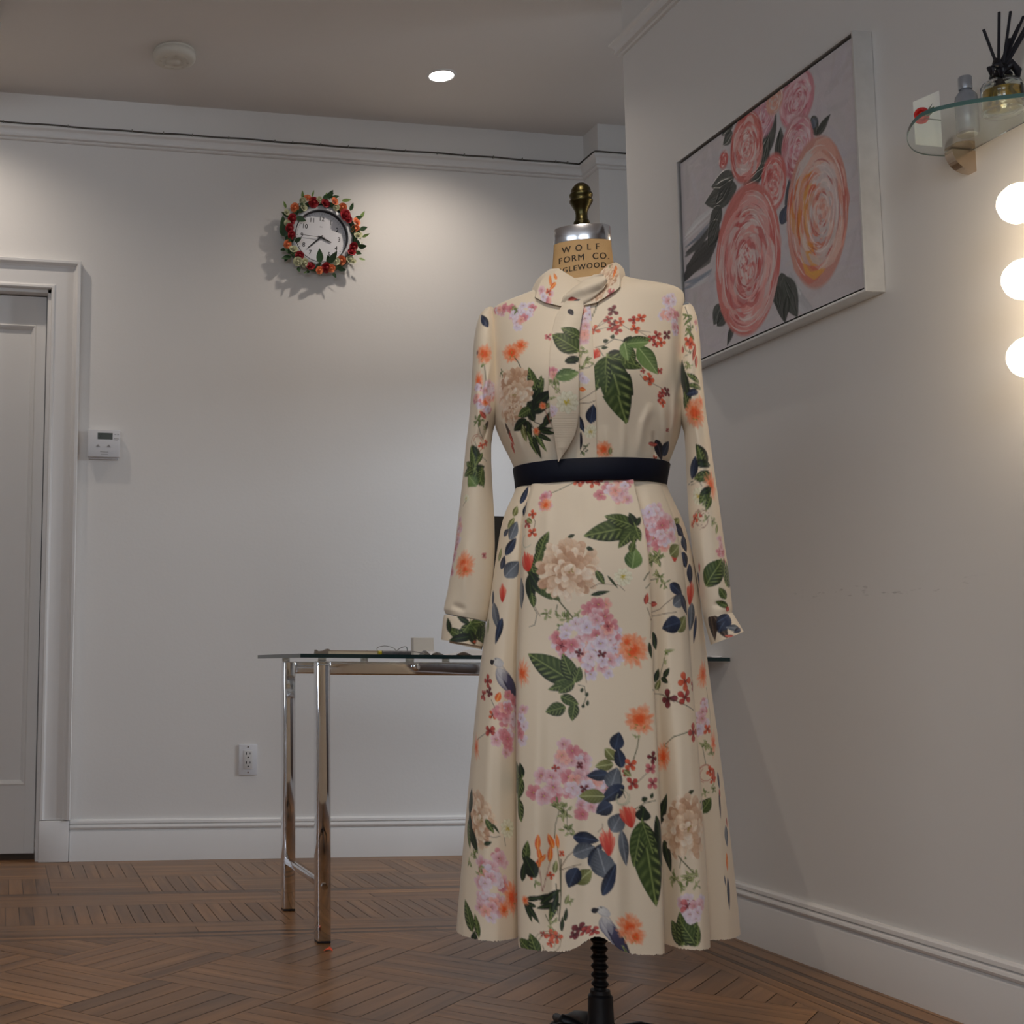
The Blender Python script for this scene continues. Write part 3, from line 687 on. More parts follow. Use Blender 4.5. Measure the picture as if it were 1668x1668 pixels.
p = at(535, 1547.5, 2, 0.002)
V = [(-.012, -.002, .002), (-.004, .006, .004), (.006, .007, .009), (.010, .001, .003), (.009, -.006, .001), (.001, -.004, .006)]
mb = MB().add(V+[(a_, b_, c_-.002) for a_, b_, c_ in V], [(0, 1, 5), (1, 2, 5), (2, 3, 5), (3, 4, 5), (6, 11, 7), (7, 11, 8), (8, 11, 9), (9, 11, 10), (0, 6, 7, 1), (1, 7, 8, 2), (2, 8, 9, 3), (3, 9, 10, 4), (4, 10, 11, 5), (5, 11, 6, 0)])
o = mb.build('orange_scrap', mat('orange_scrap', (0.9, 0.10, 0.02, 1), 0.5, noise=0.1), None); o.location = (p[0], p[1], 0.0005)
tag(o, 'tiny bright orange scrap on the floor in front of the desk leg', 'scrap')

# ------------------------------------------------------------------ vanity light and glass shelf on the right wall
VB = [at(1666, 329, 0, W-.11), at(1672, 454, 0, W-.11), at(1674, 583, 0, W-.11)]
vy = 2.018; sp = float(VB[0][2]-VB[1][2])
r = empty('vanity_light', (W, vy, float(VB[1][2])), 'strip of lit round bulbs at the right edge of the photo, below the glass shelf', 'wall light')
OV = (W, vy, float(VB[1][2]))
zt_ = VB[0][2]+0.085; zb_ = VB[2][2]-0.085-2*sp
MB(OV).box(W-0.028, W, vy-0.022, vy+0.022, zb_, zt_, 0.004).build('back_plate', M_CHROME, r, angle=40)
MBULB = mat('bulb_glow', (1, 1, 1, 1), 0.4, emit=(1.0, 0.80, 0.56, 1), estr=18.0)
zs_ = [float(v[2]) for v in VB]+[float(VB[2][2])-sp*1.0, float(VB[2][2])-sp*2.0]
for z in zs_[:3]:
    bl = MB(OV).lathe([(0.012, 0.045), (0.015, 0.040), (0.024, 0.030), (0.033, 0.016), (0.037, 0.0), (0.0365, -.008), (0.033, -.018), (0.024, -.029), (0.012, -.0355), (0.001, -.037)], (W-.11, vy, z), 32, 'x').build('bulb', MBULB, r, smooth=True)
for z in zs_[:3]:
    MB(OV).lathe([(0.022, 0.085), (0.022, 0.055), (0.016, 0.048), (0.012, 0.044)], (W-.11, vy, z), 20, 'x').build('bulb_socket', M_CHROME, r, smooth=True)

ZS = 1.7330
out = [at(px, py, 2, ZS) for px, py in ((1668,158),(1640,161),(1600,166),(1575,170),(1545,176),(1520,182),(1500,190),(1487,202),(1478,218),(1477,230),(1482,241),(1492,249),(1510,253.5),(1535,254.8),(1558,255))]
P_ = [(float(p[0]), float(p[1])) for p in out]
P_ = [(W-0.004, P_[0][1]-0.055), (1.870, P_[0][1]-0.040)]+P_+[(W-0.004, 2.283)]
# smooth the outline once
for _ in range(2):
    Q = [P_[0]]
    for i in range(len(P_)-1):
        a_, b_ = np.array(P_[i]), np.array(P_[i+1]); Q += [tuple(a_*.75+b_*.25), tuple(a_*.25+b_*.75)]
    Q.append(P_[-1]); P_ = Q
OS = (W, 2.15, ZS)
r = empty('glass_shelf', OS, 'small rounded glass shelf on the right wall above the bulbs', 'shelf')
n_ = len(P_); gt = 0.008
cxs, cys = sum(p[0] for p in P_)/n_, sum(p[1] for p in P_)/n_
M_SHELF = mat('shelf_glass', (0.90, 0.97, 0.95, 1), 0.02, trans=1.0, ior=1.5)
MB(OS).prism([(cxs+(p[0]-cxs)*.992, cys+(p[1]-cys)*.992) for p in P_], 2, ZS, ZS+gt).build('glass_panel', M_SHELF, r)
Vq = [(p[0], p[1], z) for z in (ZS, ZS+gt) for p in P_[:]]
Vq += [(cxs+(p[0]-cxs)*.992, cys+(p[1]-cys)*.992, z) for z in (ZS, ZS+gt) for p in P_]
Fq = []
for i in range(n_-1):
    Fq += [(i, i+1, n_+i+1, n_+i), (2*n_+i, 2*n_+i+1, 3*n_+i+1, 3*n_+i), (i, i+1, 2*n_+i+1, 2*n_+i), (n_+i, n_+i+1, 3*n_+i+1, 3*n_+i)]
MB(OS).add(Vq, Fq).build('glass_edge', mat('shelf_edge_teal', (0.10, 0.20, 0.18, 1), 0.15, noise=0.1), r)
def bracket(y):
    mbr = mat('satin_brass', (0.62, 0.50, 0.38, 1), 0.24, 1.0, noise=0.08, nscale=50)
    prof = [(W, ZS-0.001)]+[(W-0.052*math.cos(t)**0.9, ZS-0.001-0.043*math.sin(t)) for t in np.linspace(0, PI/2*0.999, 12)]
    o = MB(OS).prism([(p, q) for p, q in prof], 1, y-0.011, y+0.011).build('bracket', mbr, r)
    prof = [(W, ZS+gt+.001)]+[(W-0.052*math.cos(t)**0.9, ZS+gt+.001+0.016*math.sin(t)) for t in np.linspace(0, PI/2*0.999, 12)]
    MB(OS).prism(prof, 1, y-0.011, y+0.011).build('bracket_clip', mbr, r)
bracket(2.262-.004); bracket(2.0)
ZS1 = ZS+gt+0.0006
# frosted bottle
pc = at(1577, 216, 2, ZS1)
r = empty('frosted_bottle', (pc[0], pc[1], ZS1), 'frosted grey bottle with a grey cap on the glass shelf', 'bottle')
mf = mat('frosted_grey', (0.30, 0.32, 0.36, 1), 0.25, spec=0.8, noise=0.25, nscale=40, ndir=(1, 1, .3))
MB().lathe([(0.001, 0), (0.018, 0), (0.0205, 0.003), (0.0205, 0.068), (0.019, 0.076), (0.013, 0.084), (0.0095, 0.086), (0.0095, 0.09)], n=8).build('body', mf, r, angle=50)
MB().lathe([(0.012, 0.088), (0.0125, 0.090), (0.0125, 0.112), (0.011, 0.1145), (0.001, 0.115)], n=24).build('cap', mat('cap_grey', (0.36, 0.38, 0.42, 1), 0.3, 0.4), r, angle=40)
# reed diffuser
pc = at(1634, 181, 2, ZS1)
r = empty('reed_diffuser', (pc[0], pc[1], ZS1), 'clear glass diffuser of amber oil with black reeds on the glass shelf', 'diffuser')
MB().lathe([(0.001, 0), (0.032, 0), (0.035, 0.004), (0.035, 0.050), (0.032, 0.056), (0.020, 0.060), (0.014, 0.063), (0.014, 0.073), (0.017, 0.075), (0.017, 0.078), (0.0115, 0.078),
            (0.0115, 0.062), (0.029, 0.053), (0.032, 0.048), (0.032, 0.006), (0.001, 0.005)], n=40).build('bottle', M_GLASS, r, smooth=True)
MB().lathe([(0.001, 0.0056), (0.0315, 0.0066), (0.0315, 0.040), (0.001, 0.040)], n=40).build('oil', mat('amber_oil', (0.78, 0.50, 0.06, 1), 0.08, trans=0.75, ior=1.4), r, angle=40)
mre = mat('black_reed', (0.012, 0.012, 0.02, 1), 0.6, noise=0.3)
topz = ZS1
for (tx, ty, bx, by) in ((1602, 48, -0.004, 0.0), (1627.5, 20, 0, .004), (1646, 19, .002, -.003), (1667, 27, .004, .003), (1672, 50, .005, -.004), (1645, 63, .003, .002), (1676, 34, .002, 0), (1660, 40, -.002, .004)):
    tp = at(tx, ty, 1, pc[1]+by*3)-np.array([pc[0], pc[1], ZS1])
    nk_ = np.array([bx*1.2, by*1.2, 0.085]); d_ = tp-nk_; bt = nk_-d_*((0.085-0.012)/max(d_[2], .02)); 
    q = math.hypot(bt[0], bt[1])
    if q > 0.026: bt[0] *= 0.026/q; bt[1] *= 0.026/q
    MB().tube([bt, nk_, tp], 0.0026, 8).build('reed', mre, r, smooth=False)
mb = MB()
mb.tube([(0.016*math.cos(t), 0.016*math.sin(t), 0.069) for t in np.linspace(0, 2*PI, 17)[:-1]], 0.004, 8, closed=True)
for sgn, dx_ in ((1, -.030), (-1, -.012), (1, .016)):
    mb.tube([(-.008, -.016, .070), (dx_*.7-.006, -.022, .080+.004*sgn), (dx_*1.25-.004, -.024, .070), (dx_*1.2-.002, -.022, .056)], [.005, .009, .007, .003], 8)
mb.build('ribbon_bow', mat('black_ribbon', (0.01, 0.01, 0.018, 1), 0.35, noise=0.2), r, smooth=True)
MB().lathe([(0.0355, 0.014), (0.0355, 0.044)], n=40)
V = []; 
for z in (0.014, 0.044):
    for k in range(7): t = math.radians(-72+k*9); V.append((0.0356*math.cos(t), 0.0356*math.sin(t), z))
MB().add(V, [(k, k+1, 8+k, 7+k) for k in range(6)]).build('label', M_BLACK, r)
# card and little rose
k0, k1 = at(1491, 231, 2, ZS1), at(1535, 235, 2, ZS1)
q = [k0, k1, np.array([k1[0], k1[1], at(1526, 147, 1, k1[1])[2]]), np.array([k0[0], k0[1], at(1487, 166, 1, k0[1])[2]])]
mb = MB(q[0]).add(q+[p+np.array([0, .0012, 0]) for p in q], [(0, 1, 2, 3), (4, 5, 6, 7), (0, 1, 5, 4), (1, 2, 6, 5), (2, 3, 7, 6), (3, 0, 4, 7)])
r = tag(mb.build('blank_card', mat('card_white', (0.93, 0.92, 0.88, 1), 0.6, noise=0.02), None), 'white blank card standing upright at the far end of the glass shelf', 'card'); r.location = q[0]
pr = at(1501, 185, 2, ZS1+0.014)
r = empty('artificial_rose', (pr[0], pr[1], ZS1), 'little red rose with dark green leaves at the far end of the glass shelf', 'artificial flower')
rm = rose_mesh('bloom', 1.0, 9); flat_obj('bloom', rm, mat('rose_scarlet', (0.72, 0.03, 0.025, 1), 0.5, noise=0.25, nscale=150), r, (0, 0, 0.0125), Matrix.Rotation(-.55, 4, 'Z') @ Matrix.Rotation(1.75, 4, 'X'), 0.0122)
for (a_, el, l_) in ((-30, 50, .024), (-70, 20, .020), (60, -15, .018)):
    flat_obj('leaf', LM, None, r, (0.006, -0.004, 0.011), Matrix.Rotation(math.radians(a_), 4, 'Z') @ Matrix.Rotation(-math.radians(el), 4, 'Y'), l_)
MB().tube([(0, 0, .010), (.012, -.008, .006), (.028, -.016, .0015)], 0.0009, 6).build('stem', MG, r)
# ------------------------------------------------------------------ cloth print: motifs drawn in fabric coordinates
class Canvas:
    def __init__(s, u0, u1, v0, v1, res, base, seed=0):
        s.u0, s.v0, s.res = u0, v0, res
        s.W = int((u1-u0)/res)+2; s.H = int((v1-v0)/res)+2
        s.a = np.empty((s.H, s.W, 3), np.float32); s.a[:] = base
        rg = np.random.RandomState(seed); t = rg.rand(128, 128).astype(np.float32)
        s.nz = np.tile((t+np.roll(t, 1, 0)+np.roll(t, 1, 1)+np.roll(t, 2, 0))/4, (1, 1))
        s.h = np.zeros((s.H, s.W), np.float32)
    def win(s, x0, x1, y0, y1):
        a, b = max(0, int(x0)), min(s.W, int(x1)+2); c, d = max(0, int(y0)), min(s.H, int(y1)+2)
        if a >= b or c >= d: return None
        yy, xx = np.mgrid[c:d, a:b].astype(np.float32); return a, b, c, d, xx, yy
    def blend(s, w_, mask, col):
        a, b, c, d = w_[:4]; m_ = mask[..., None]; s.a[c:d, a:b] = s.a[c:d, a:b]*(1-m_)+col*m_
    def noise(s, w_):
        a, b, c, d = w_[:4]; return s.nz[np.ix_(np.arange(c, d) % 128, np.arange(a, b) % 128)]
    def petal(s, cx, cy, ang, L, Wd, c0, c1, kind=0, edge=None, alpha=1.0, soft=1.0, ve=None, hgt=0.0):
        w_ = s.win(cx-L-Wd, cx+L+Wd, cy-L-Wd, cy+L+Wd)
        if w_ is None or L < 1: return
        xx, yy = w_[4], w_[5]; ca, sa = math.cos(ang), math.sin(ang)
        dx, dy = xx-cx, yy-cy; t = (dx*ca+dy*sa)/L; n = (-dx*sa+dy*ca)
        tc = np.clip(t, 0.001, 0.999)
        if kind == 0: prof = np.sqrt(np.clip(1-((tc-0.58)/np.where(tc < .58, .58, .42))**2, 0, 1))*(0.35+0.65*np.minimum(1, tc*1.7))
        elif kind == 1: prof = np.sin(PI*tc**0.80)**0.85                      # leaf with a point
        elif kind == 2: prof = np.sqrt(np.clip(1-(2*tc-1)**2, 0, 1))          # ellipse
        else: prof = np.sin(PI*tc)**0.7*(1-.25*tc)                            # slim
        hw = Wd/2*prof
        d_ = (hw-np.abs(n))/soft+0.5
        m_ = np.clip(d_, 0, 1)*np.clip(t*L/soft+.5, 0, 1)*np.clip((1-t)*L/soft+.5, 0, 1)*alpha
        q = np.abs(n)/np.maximum(hw, .5)
        col = c0*(1-tc[..., None])+c1*tc[..., None]
        if edge is not None:
            e = np.clip((q-.62)/.38, 0, 1)[..., None]; col = col*(1-e)+edge*e
        if ve is not None:   # veins: dark, light, spacing, side shade
            dk, lt, spc, amt = ve
            st = 0.5+0.5*np.cos(2*PI*(tc*L-np.abs(n)*0.85)/spc)
            st = (st**2.2)*np.clip(q*2.2, 0, 1)*np.clip((1-q)*3, 0, 1)*np.where(n > 0, 1.0, .35)*amt
            col = col*(1-st[..., None])+lt*st[..., None]
            sd = np.clip(n/np.maximum(hw, .5)*1.0+.25, 0, 1)[..., None]*.75
            col = col*(1-sd*(1-st[..., None]))+dk*sd*(1-st[..., None])
            mid = np.clip(1.4-np.abs(n)/max(1.0, Wd*.03), 0, 1)[..., None]*.8
            col = col*(1-mid)+lt*mid
        col = col*(0.88+0.24*s.noise(w_)[..., None])
        s.blend(w_, m_, col)
        if hgt: a, b, c, d = w_[:4]; s.h[c:d, a:b] += m_*hgt
    def stroke(s, pts, wd, col, alpha=1.0, soft=1.0, taper=0.0, hgt=0.0):
        P_ = np.array(pts, np.float32); w_ = s.win(P_[:, 0].min()-wd-2, P_[:, 0].max()+wd+2, P_[:, 1].min()-wd-2, P_[:, 1].max()+wd+2)
        if w_ is None: return
        xx, yy = w_[4], w_[5]; best = np.full(xx.shape, 1e9, np.float32); n = len(P_)-1
        for i in range(n):
            a, b = P_[i], P_[i+1]; ab = b-a; l2 = float(ab@ab)+1e-6
            t = np.clip(((xx-a[0])*ab[0]+(yy-a[1])*ab[1])/l2, 0, 1)
            dd = np.hypot(xx-a[0]-t*ab[0], yy-a[1]-t*ab[1])
            if taper: dd = dd+wd/2*taper*abs(2*((i+t)/n)-1)**2
            best = np.minimum(best, dd)
        m_ = np.clip((wd/2-best)/soft+.5, 0, 1)*alpha; s.blend(w_, m_, np.asarray(col, np.float32)*(0.9+0.2*s.noise(w_)[..., None]))
        if hgt: a, b, c, d = w_[:4]; s.h[c:d, a:b] = s.h[c:d, a:b]*(1-m_)+hgt*m_*(.6+.8*s.noise(w_))
    def sample(s, U, V, ch=None):
        x = np.clip((U-s.u0)/s.res, 0, s.W-1.001); y = np.clip((V-s.v0)/s.res, 0, s.H-1.001)
        i, j = x.astype(int), y.astype(int); fx, fy = (x-i), (y-j); A = s.a if ch is None else s.h
        if A.ndim == 3: fx, fy = fx[..., None], fy[..., None]
        return (A[j, i]*(1-fx)+A[j, i+1]*fx)*(1-fy)+(A[j+1, i]*(1-fx)+A[j+1, i+1]*fx)*fy

def C(*a): return np.array(srgb(*a)[:3], np.float32)
CLOTH = C(236, 221, 197)
G_D, G_M, G_L = C(24, 34, 26), C(60, 78, 38), C(142, 158, 92)
NV, NV2, GB, GB2 = C(26, 32, 52), C(52, 64, 92), C(84, 90, 100), C(122, 130, 140)
OLV, OLV2 = C(98, 102, 54), C(146, 150, 88)

def leaf_tone(t):
    return {'navy': (NV2, NV, C(14, 18, 32), C(70, 84, 112)), 'gray': (GB2, GB, C(60, 66, 78), C(150, 156, 164)), 'olive': (OLV, OLV2, C(92, 96, 46), C(200, 204, 150)),
            'green': (G_M, G_M*1.1, G_D, G_L), 'dark': (G_D*1.5, G_D*1.7, C(20, 28, 22), G_M*1.2), 'light': (C(94, 124, 66), C(128, 154, 92), C(52, 76, 42), C(170, 190, 132)),
            'orange': (C(244, 130, 40), C(240, 92, 30), C(220, 80, 30), C(252, 190, 110)), 'black': (C(20, 18, 26), C(34, 30, 44), C(12, 10, 18), C(80, 70, 84)),
            'brown': (C(70, 56, 48), C(58, 44, 40), C(34, 26, 26), C(120, 100, 84)), 'red': (C(176, 58, 48), C(204, 84, 66), C(120, 30, 30), C(230, 130, 110))}[t]
def d_leaf(cv, p, k, rg, dirn, ang, L, Wd, tone, centre=True):
    x, y = p; a = math.radians(ang)
    if centre: x, y = x-math.cos(a)*L*k/2, y-math.sin(a)*L*k/2
    c0, c1, dk, lt = leaf_tone(tone)
    amt = {'green': .95, 'dark': .35, 'light': .35}.get(tone, .28)
    cv.petal(x, y, a, L*k, Wd*k, c0, c1, 1, None, 1, .9, (dk, lt, max(3.2, L*k/(7.5 if L > 36 else 5.5)), amt))
def d_fig(cv, p, k, rg, dirn, lobes):
    for (ang, L, Wd) in lobes:
        d_leaf(cv, p, k, rg, dirn, ang, L, Wd, 'green' if L > 24 else 'dark', False)
    for i in range(2): cv.stroke([(p[0], p[1]), (p[0]+rg.uniform(-3, 3)*k, p[1]+rg.uniform(3, 8)*k)], 1.2*k, G_L)
def d_peony(cv, p, k, rg, dirn, rx, ry):
    pal = [C(244, 224, 198), C(232, 206, 178), C(222, 188, 158), C(206, 166, 136), C(248, 234, 214)]
    R_ = max(rx, ry); sx, sy = rx/R_, ry/R_
    for ring, (q, n, L) in enumerate(((1.0, 20, .42), (.86, 19, .42), (.72, 17, .38), (.56, 14, .36), (.40, 11, .32), (.24, 8, .27), (.12, 5, .22))):
        for i in range(n):
            a = 2*PI*(i+.5*ring)/n+rg.uniform(-.16, .16); q2 = q*rg.uniform(.92, 1.06)
            bx, by = p[0]+math.cos(a)*(q2-L)*R_*k*sx, p[1]+math.sin(a)*(q2-L)*R_*k*sy
            c = pal[rg.randrange(5)]; b = c*np.array([.66, .52, .42], np.float32)
            cv.petal(bx, by, a+rg.uniform(-.22, .22), L*R_*k*rg.uniform(.95, 1.2), R_*k*rg.uniform(.20, .30), b, c, 0, c*np.array([.90, .80, .70], np.float32), 1, 1.2)
    for i in range(7):
        a = rg.uniform(0, 6.3); cv.petal(p[0]+rg.uniform(0, .14)*R_*k, p[1]+rg.uniform(-.1, .12)*R_*k, a, .10*R_*k, .05*R_*k, C(150, 124, 58), C(186, 160, 84), 3)
    cv.petal(p[0]-.02*R_*k, p[1]-.05*R_*k, 1.0, .26*R_*k, .16*R_*k, C(228, 200, 172), C(250, 240, 222), 0)
def d_floret(cv, x, y, r, rg, tone=0, n=5):
    a0 = rg.uniform(0, 6.3)
    pals = [(C(206, 118, 132), C(240, 212, 218)), (C(222, 190, 206), C(236, 226, 234)), (C(198, 84, 104), C(228, 160, 166)), (C(206, 186, 214), C(236, 228, 236)), (C(232, 140, 126), C(242, 196, 184))]
    c0, c1 = pals[tone if tone >= 0 else rg.randrange(5)]
    for i in range(n):
        a = a0+2*PI*i/n+rg.uniform(-.15, .15); l = r*rg.uniform(.85, 1.1)
        cv.petal(x, y, a, l, r*.80, c0, c1, 0, c1*.86, .93, 1.3)
    for i in range(3): a = rg.uniform(0, 6.3); cv.petal(x, y, a, r*.36, r*.12, C(120, 40, 66), C(196, 120, 140), 3, None, .8)
    cv.petal(x-r*.08, y, 0, r*.18, r*.18, C(206, 180, 90), C(220, 200, 120), 2)
def d_hyd(cv, p, k, rg, dirn, rx, ry, n, fr=12, pink=.5):
    pts = []
    for i in range(n):
        a = rg.uniform(0, 2*PI); q = math.sqrt(rg.random()); pts.append((math.cos(a)*q, math.sin(a)*q))
    pts.sort(key=lambda t: -(t[0]**2+t[1]**2))
    for (x, y) in pts:
        t = rg.random(); tone = (2 if t < pink*.35 else 0 if t < pink else 4 if t < pink+.1 else 3 if t < .85 else 1)
        d_floret(cv, p[0]+x*rx*k, p[1]+y*ry*k, fr*k*rg.uniform(.85, 1.15), rg, tone)
def d_orange(cv, p, k, rg, dirn, rx, ry):
    for ring, (q, n, c1, al) in enumerate(((1.0, 26, C(246, 176, 136), .55), (.82, 24, C(246, 158, 112), .7), (.62, 20, C(248, 182, 142), .8), (.44, 14, C(244, 128, 72), .85), (.26, 9, C(240, 92, 40), .9))):
        for i in range(n):
            a = 2*PI*i/n+rg.uniform(-.2, .2)
            cv.petal(p[0]+rg.uniform(-2, 2), p[1]+rg.uniform(-2, 2), a, (abs(math.cos(a))*rx+abs(math.sin(a))*ry)/(abs(math.cos(a))+abs(math.sin(a)))*k*q*rg.uniform(.85, 1.1), rx*k*.24, C(238, 96, 42), c1, 0, None, al, 2.2)
    for i in range(3): cv.petal(p[0]+rg.uniform(-.4, .4)*rx*k, p[1]-rg.uniform(.0, .6)*ry*k, rg.uniform(0, 6.3), .28*rx*k, .10*rx*k, C(130, 120, 40), C(190, 170, 80), 3, None, .8)
def d_red(cv, p, k, rg, dirn, r, tone=0):
    c0, c1 = ((C(150, 40, 40), C(206, 92, 80)), (C(84, 26, 34), C(142, 60, 66)), (C(196, 66, 40), C(232, 116, 80)), (C(180, 70, 84), C(222, 140, 140)))[tone]
    a0 = rg.uniform(0, 6.3)
    for i in range(4):
        a = a0+PI/2*i+rg.uniform(-.25, .25); cv.petal(p[0], p[1], a, r*k*rg.uniform(.85, 1.15), r*k*.74, c0, c1, 0, c0, 1, 1)
    for i in range(4): cv.petal(p[0], p[1], a0+.5+i*PI/2, r*k*.42, r*k*.16, C(50, 18, 26), C(90, 30, 36), 3, None, .9)
def d_white(cv, p, k, rg, dirn, r):
    for q, n in ((1.0, 9), (.75, 8), (.5, 6)):
        for i in range(n):
            a = 2*PI*i/n+q*2+rg.uniform(-.1, .1); cv.petal(p[0], p[1], a, r*k*q, r*k*.62*q, C(214, 208, 166), C(242, 238, 216), 0, C(206, 200, 164), 1, 1)
    for i in range(12): cv.petal(p[0], p[1], rg.uniform(0, 6.3), r*k*.34, r*k*.08, C(180, 160, 40), C(222, 200, 60), 3)
def d_bud(cv, p, k, rg, dirn, rx, ry, ang=90):
    a = math.radians(ang); bx, by = p[0]-math.cos(a)*ry*k, p[1]-math.sin(a)*ry*k
    for i, off in enumerate((-.62, .62, -.42, .42, -.2, .24, -.05, .1)):
        cv.petal(bx+rg.uniform(-.1, .1)*rx*k, by, a+off*rx/ry, 2*ry*k*(.82 if i < 2 else .94 if i < 4 else 1.05)*rg.uniform(.9, 1.05), rx*k*.62, C(200, 50, 40), (C(244, 138, 112), C(230, 92, 76), C(248, 160, 130))[i % 3], 3 if i > 3 else 2, C(204, 64, 52), .92, 1.2)
def d_sprig(cv, p, k, rg, dirn, r, n=9, tone='olive'):
    for i in range(n):
        a = rg.uniform(0, 360); q = rg.random()*r*.7
        x, y = p[0]+math.cos(math.radians(a))*q*k, p[1]+math.sin(math.radians(a))*q*k
        cv.stroke([(p[0], p[1]), (x, y)], .9*k, OLV*.6, .8)
        d_leaf(cv, (x, y), k, rg, 0, a+rg.uniform(-50, 50), r*rg.uniform(.5, .8), r*.24, tone if rg.random() < .7 else 'green', True)
def d_stem(cv, pts, k, wd, col): cv.stroke(pts, max(1.1, wd*k), col, .95, 1)
def d_parrot(cv, p, k, rg, dirn, sc, flip=1):
    def q(x, y): return (p[0]+x*sc*k*flip, p[1]+y*sc*k)
    def pt(x, y, ang, L, Wd, c0, c1, kind=2, al=1): 
        a = math.radians(ang if flip > 0 else 180-ang); X, Y = q(x, y); cv.petal(X, Y, a, L*sc*k, Wd*sc*k, c0, c1, kind, c1*.8, al, 1.2)
    pt(30, -50, -62, 34, 8, C(60, 52, 70), C(40, 34, 50), 3); pt(-4, 8, -60, 66, 34, C(206, 204, 204), C(120, 118, 140), 1); pt(6, 0, -58, 74, 26, C(84, 82, 112), C(46, 42, 64), 1)
    pt(0, 16, -72, 40, 20, C(214, 212, 206), C(150, 148, 164), 1, .7)
    pt(-12, 24, -20, 24, 19, C(222, 220, 212), C(196, 194, 196)); pt(-8, 24, 205, 14, 12, C(40, 36, 44), C(24, 22, 30), 0); pt(-6, 27, 0, 3, 3, C(30, 26, 30), C(30, 26, 30))
def d_curl(cv, p, k, rg, dirn, r, col):
    for i in range(3):
        a0 = rg.uniform(0, 6.3); cv.stroke([(p[0]+math.cos(a0+t*.5)*r*k*(.5+t*.09), p[1]+math.sin(a0+t*.5)*r*k*(.7+t*.05)) for t in range(8)], 1.3*k*.8, col, .9)
FN = {'N': d_leaf, 'F': d_fig, 'P': d_peony, 'H': d_hyd, 'O': d_orange, 'R': d_red, 'W': d_white, 'B': d_bud, 'K': d_sprig, 'T': d_parrot, 'C': d_curl}
STEMC = {'g': C(84, 88, 52), 'b': C(120, 96, 74), 'r': C(150, 60, 50), 'd': C(52, 58, 36)}

def fabric_material():
    mt = bpy.data.materials.new('printed_crepe'); mt.use_nodes = True
    N = mt.node_tree.nodes; L = mt.node_tree.links; b = N['Principled BSDF']
    b.inputs['Roughness'].default_value = 0.5; b.inputs['Specular IOR Level'].default_value = 0.35; b.inputs['Sheen Weight'].default_value = 0.15
    a = N.new('ShaderNodeAttribute'); a.attribute_name = 'print'
    L.new(a.outputs['Color'], b.inputs['Base Color'])
    tc = N.new('ShaderNodeTexCoord'); n = N.new('ShaderNodeTexNoise'); n.inputs['Scale'].default_value = 55; n.inputs['Detail'].default_value = 4
    L.new(tc.outputs['Object'], n.inputs['Vector'])
    bp = N.new('ShaderNodeBump'); bp.inputs['Strength'].default_value = 0.10; bp.inputs['Distance'].default_value = 0.004
    L.new(n.outputs['Fac'], bp.inputs['Height']); L.new(bp.outputs['Normal'], b.inputs['Normal'])
    return mt
M_FAB = fabric_material()

def grid_faces(nr, nc, wrap):
    i = np.arange(nr-1)[:, None]; j = np.arange(nc if wrap else nc-1)[None, :]; j2 = (j+1) % nc
    return np.stack([i*nc+j, i*nc+j2, (i+1)*nc+j2, (i+1)*nc+j], -1).reshape(-1, 4)
def grid_mesh(name, Vg, wrap, col=None, attr='print'):
    nr, nc = Vg.shape[:2]; Fq = grid_faces(nr, nc, wrap)
    me = bpy.data.meshes.new(name); me.vertices.add(nr*nc); me.vertices.foreach_set('co', Vg.reshape(-1).astype(np.float32))
    me.loops.add(Fq.size); me.loops.foreach_set('vertex_index', Fq.reshape(-1).astype(np.int32))
    me.polygons.add(len(Fq)); me.polygons.foreach_set('loop_start', np.arange(0, Fq.size, 4, dtype=np.int32))
    me.polygons.foreach_set('use_smooth', np.ones(len(Fq), bool)); me.update(calc_edges=True); me.validate()
    if col is not None:
        at_ = me.color_attributes.new(attr, 'FLOAT_COLOR', 'POINT')
        c4 = np.ones((nr*nc, 4), np.float32); c4[:, :3] = col.reshape(-1, 3); at_.data.foreach_set('color', c4.reshape(-1))
    return me
ORG = np.zeros(3)
def cloth(name, Vg, U, Vv, wrap, motifs, parent, seed=1, res=0.0009, visible=None):
    """Vg world grid, U and Vv fabric coordinates in metres; motifs are given where the photograph shows them"""
    cv = Canvas(float(U.min()), float(U.max()), float(Vv.min()), float(Vv.max()), res, CLOTH, seed)
    pj = proj(world(Vg.reshape(-1, 3))); yy = Vg.reshape(-1, 3)[:, 1]; uu = U.reshape(-1); vv = Vv.reshape(-1)
    front = yy < 0.01
    def look(px, py):
        d2 = (pj[:, 0]-px)**2+(pj[:, 1]-py)**2+np.where(front, 0, 4e4)
        near = d2 < d2.min()+9.0
        i = np.argmin(np.where(near, yy, 1e9))
        # keep what lies beyond the outline beyond it
        du = (px-pj[i, 0])*PXM; dv = (pj[i, 1]-py)*PXM
        return ((uu[i]+du-cv.u0)/res, (vv[i]+dv-cv.v0)/res)
    k = PXM/res
    for q, mo_ in enumerate(motifs):
        rg = random.Random(seed*1000+q)
        if mo_[0] == 'S':
            pts = [look(*p) for p in mo_[1]]; d_stem(cv, pts, k, mo_[2], STEMC[mo_[3]])
        else:
            p = look(mo_[1], mo_[2]); FN[mo_[0]](cv, p, k, rg, 0, *mo_[3:])
    col = cv.sample(U, Vv)
    me = grid_mesh(name, Vg-ORG, wrap, col)
    return link(name, me, M_FAB, parent)
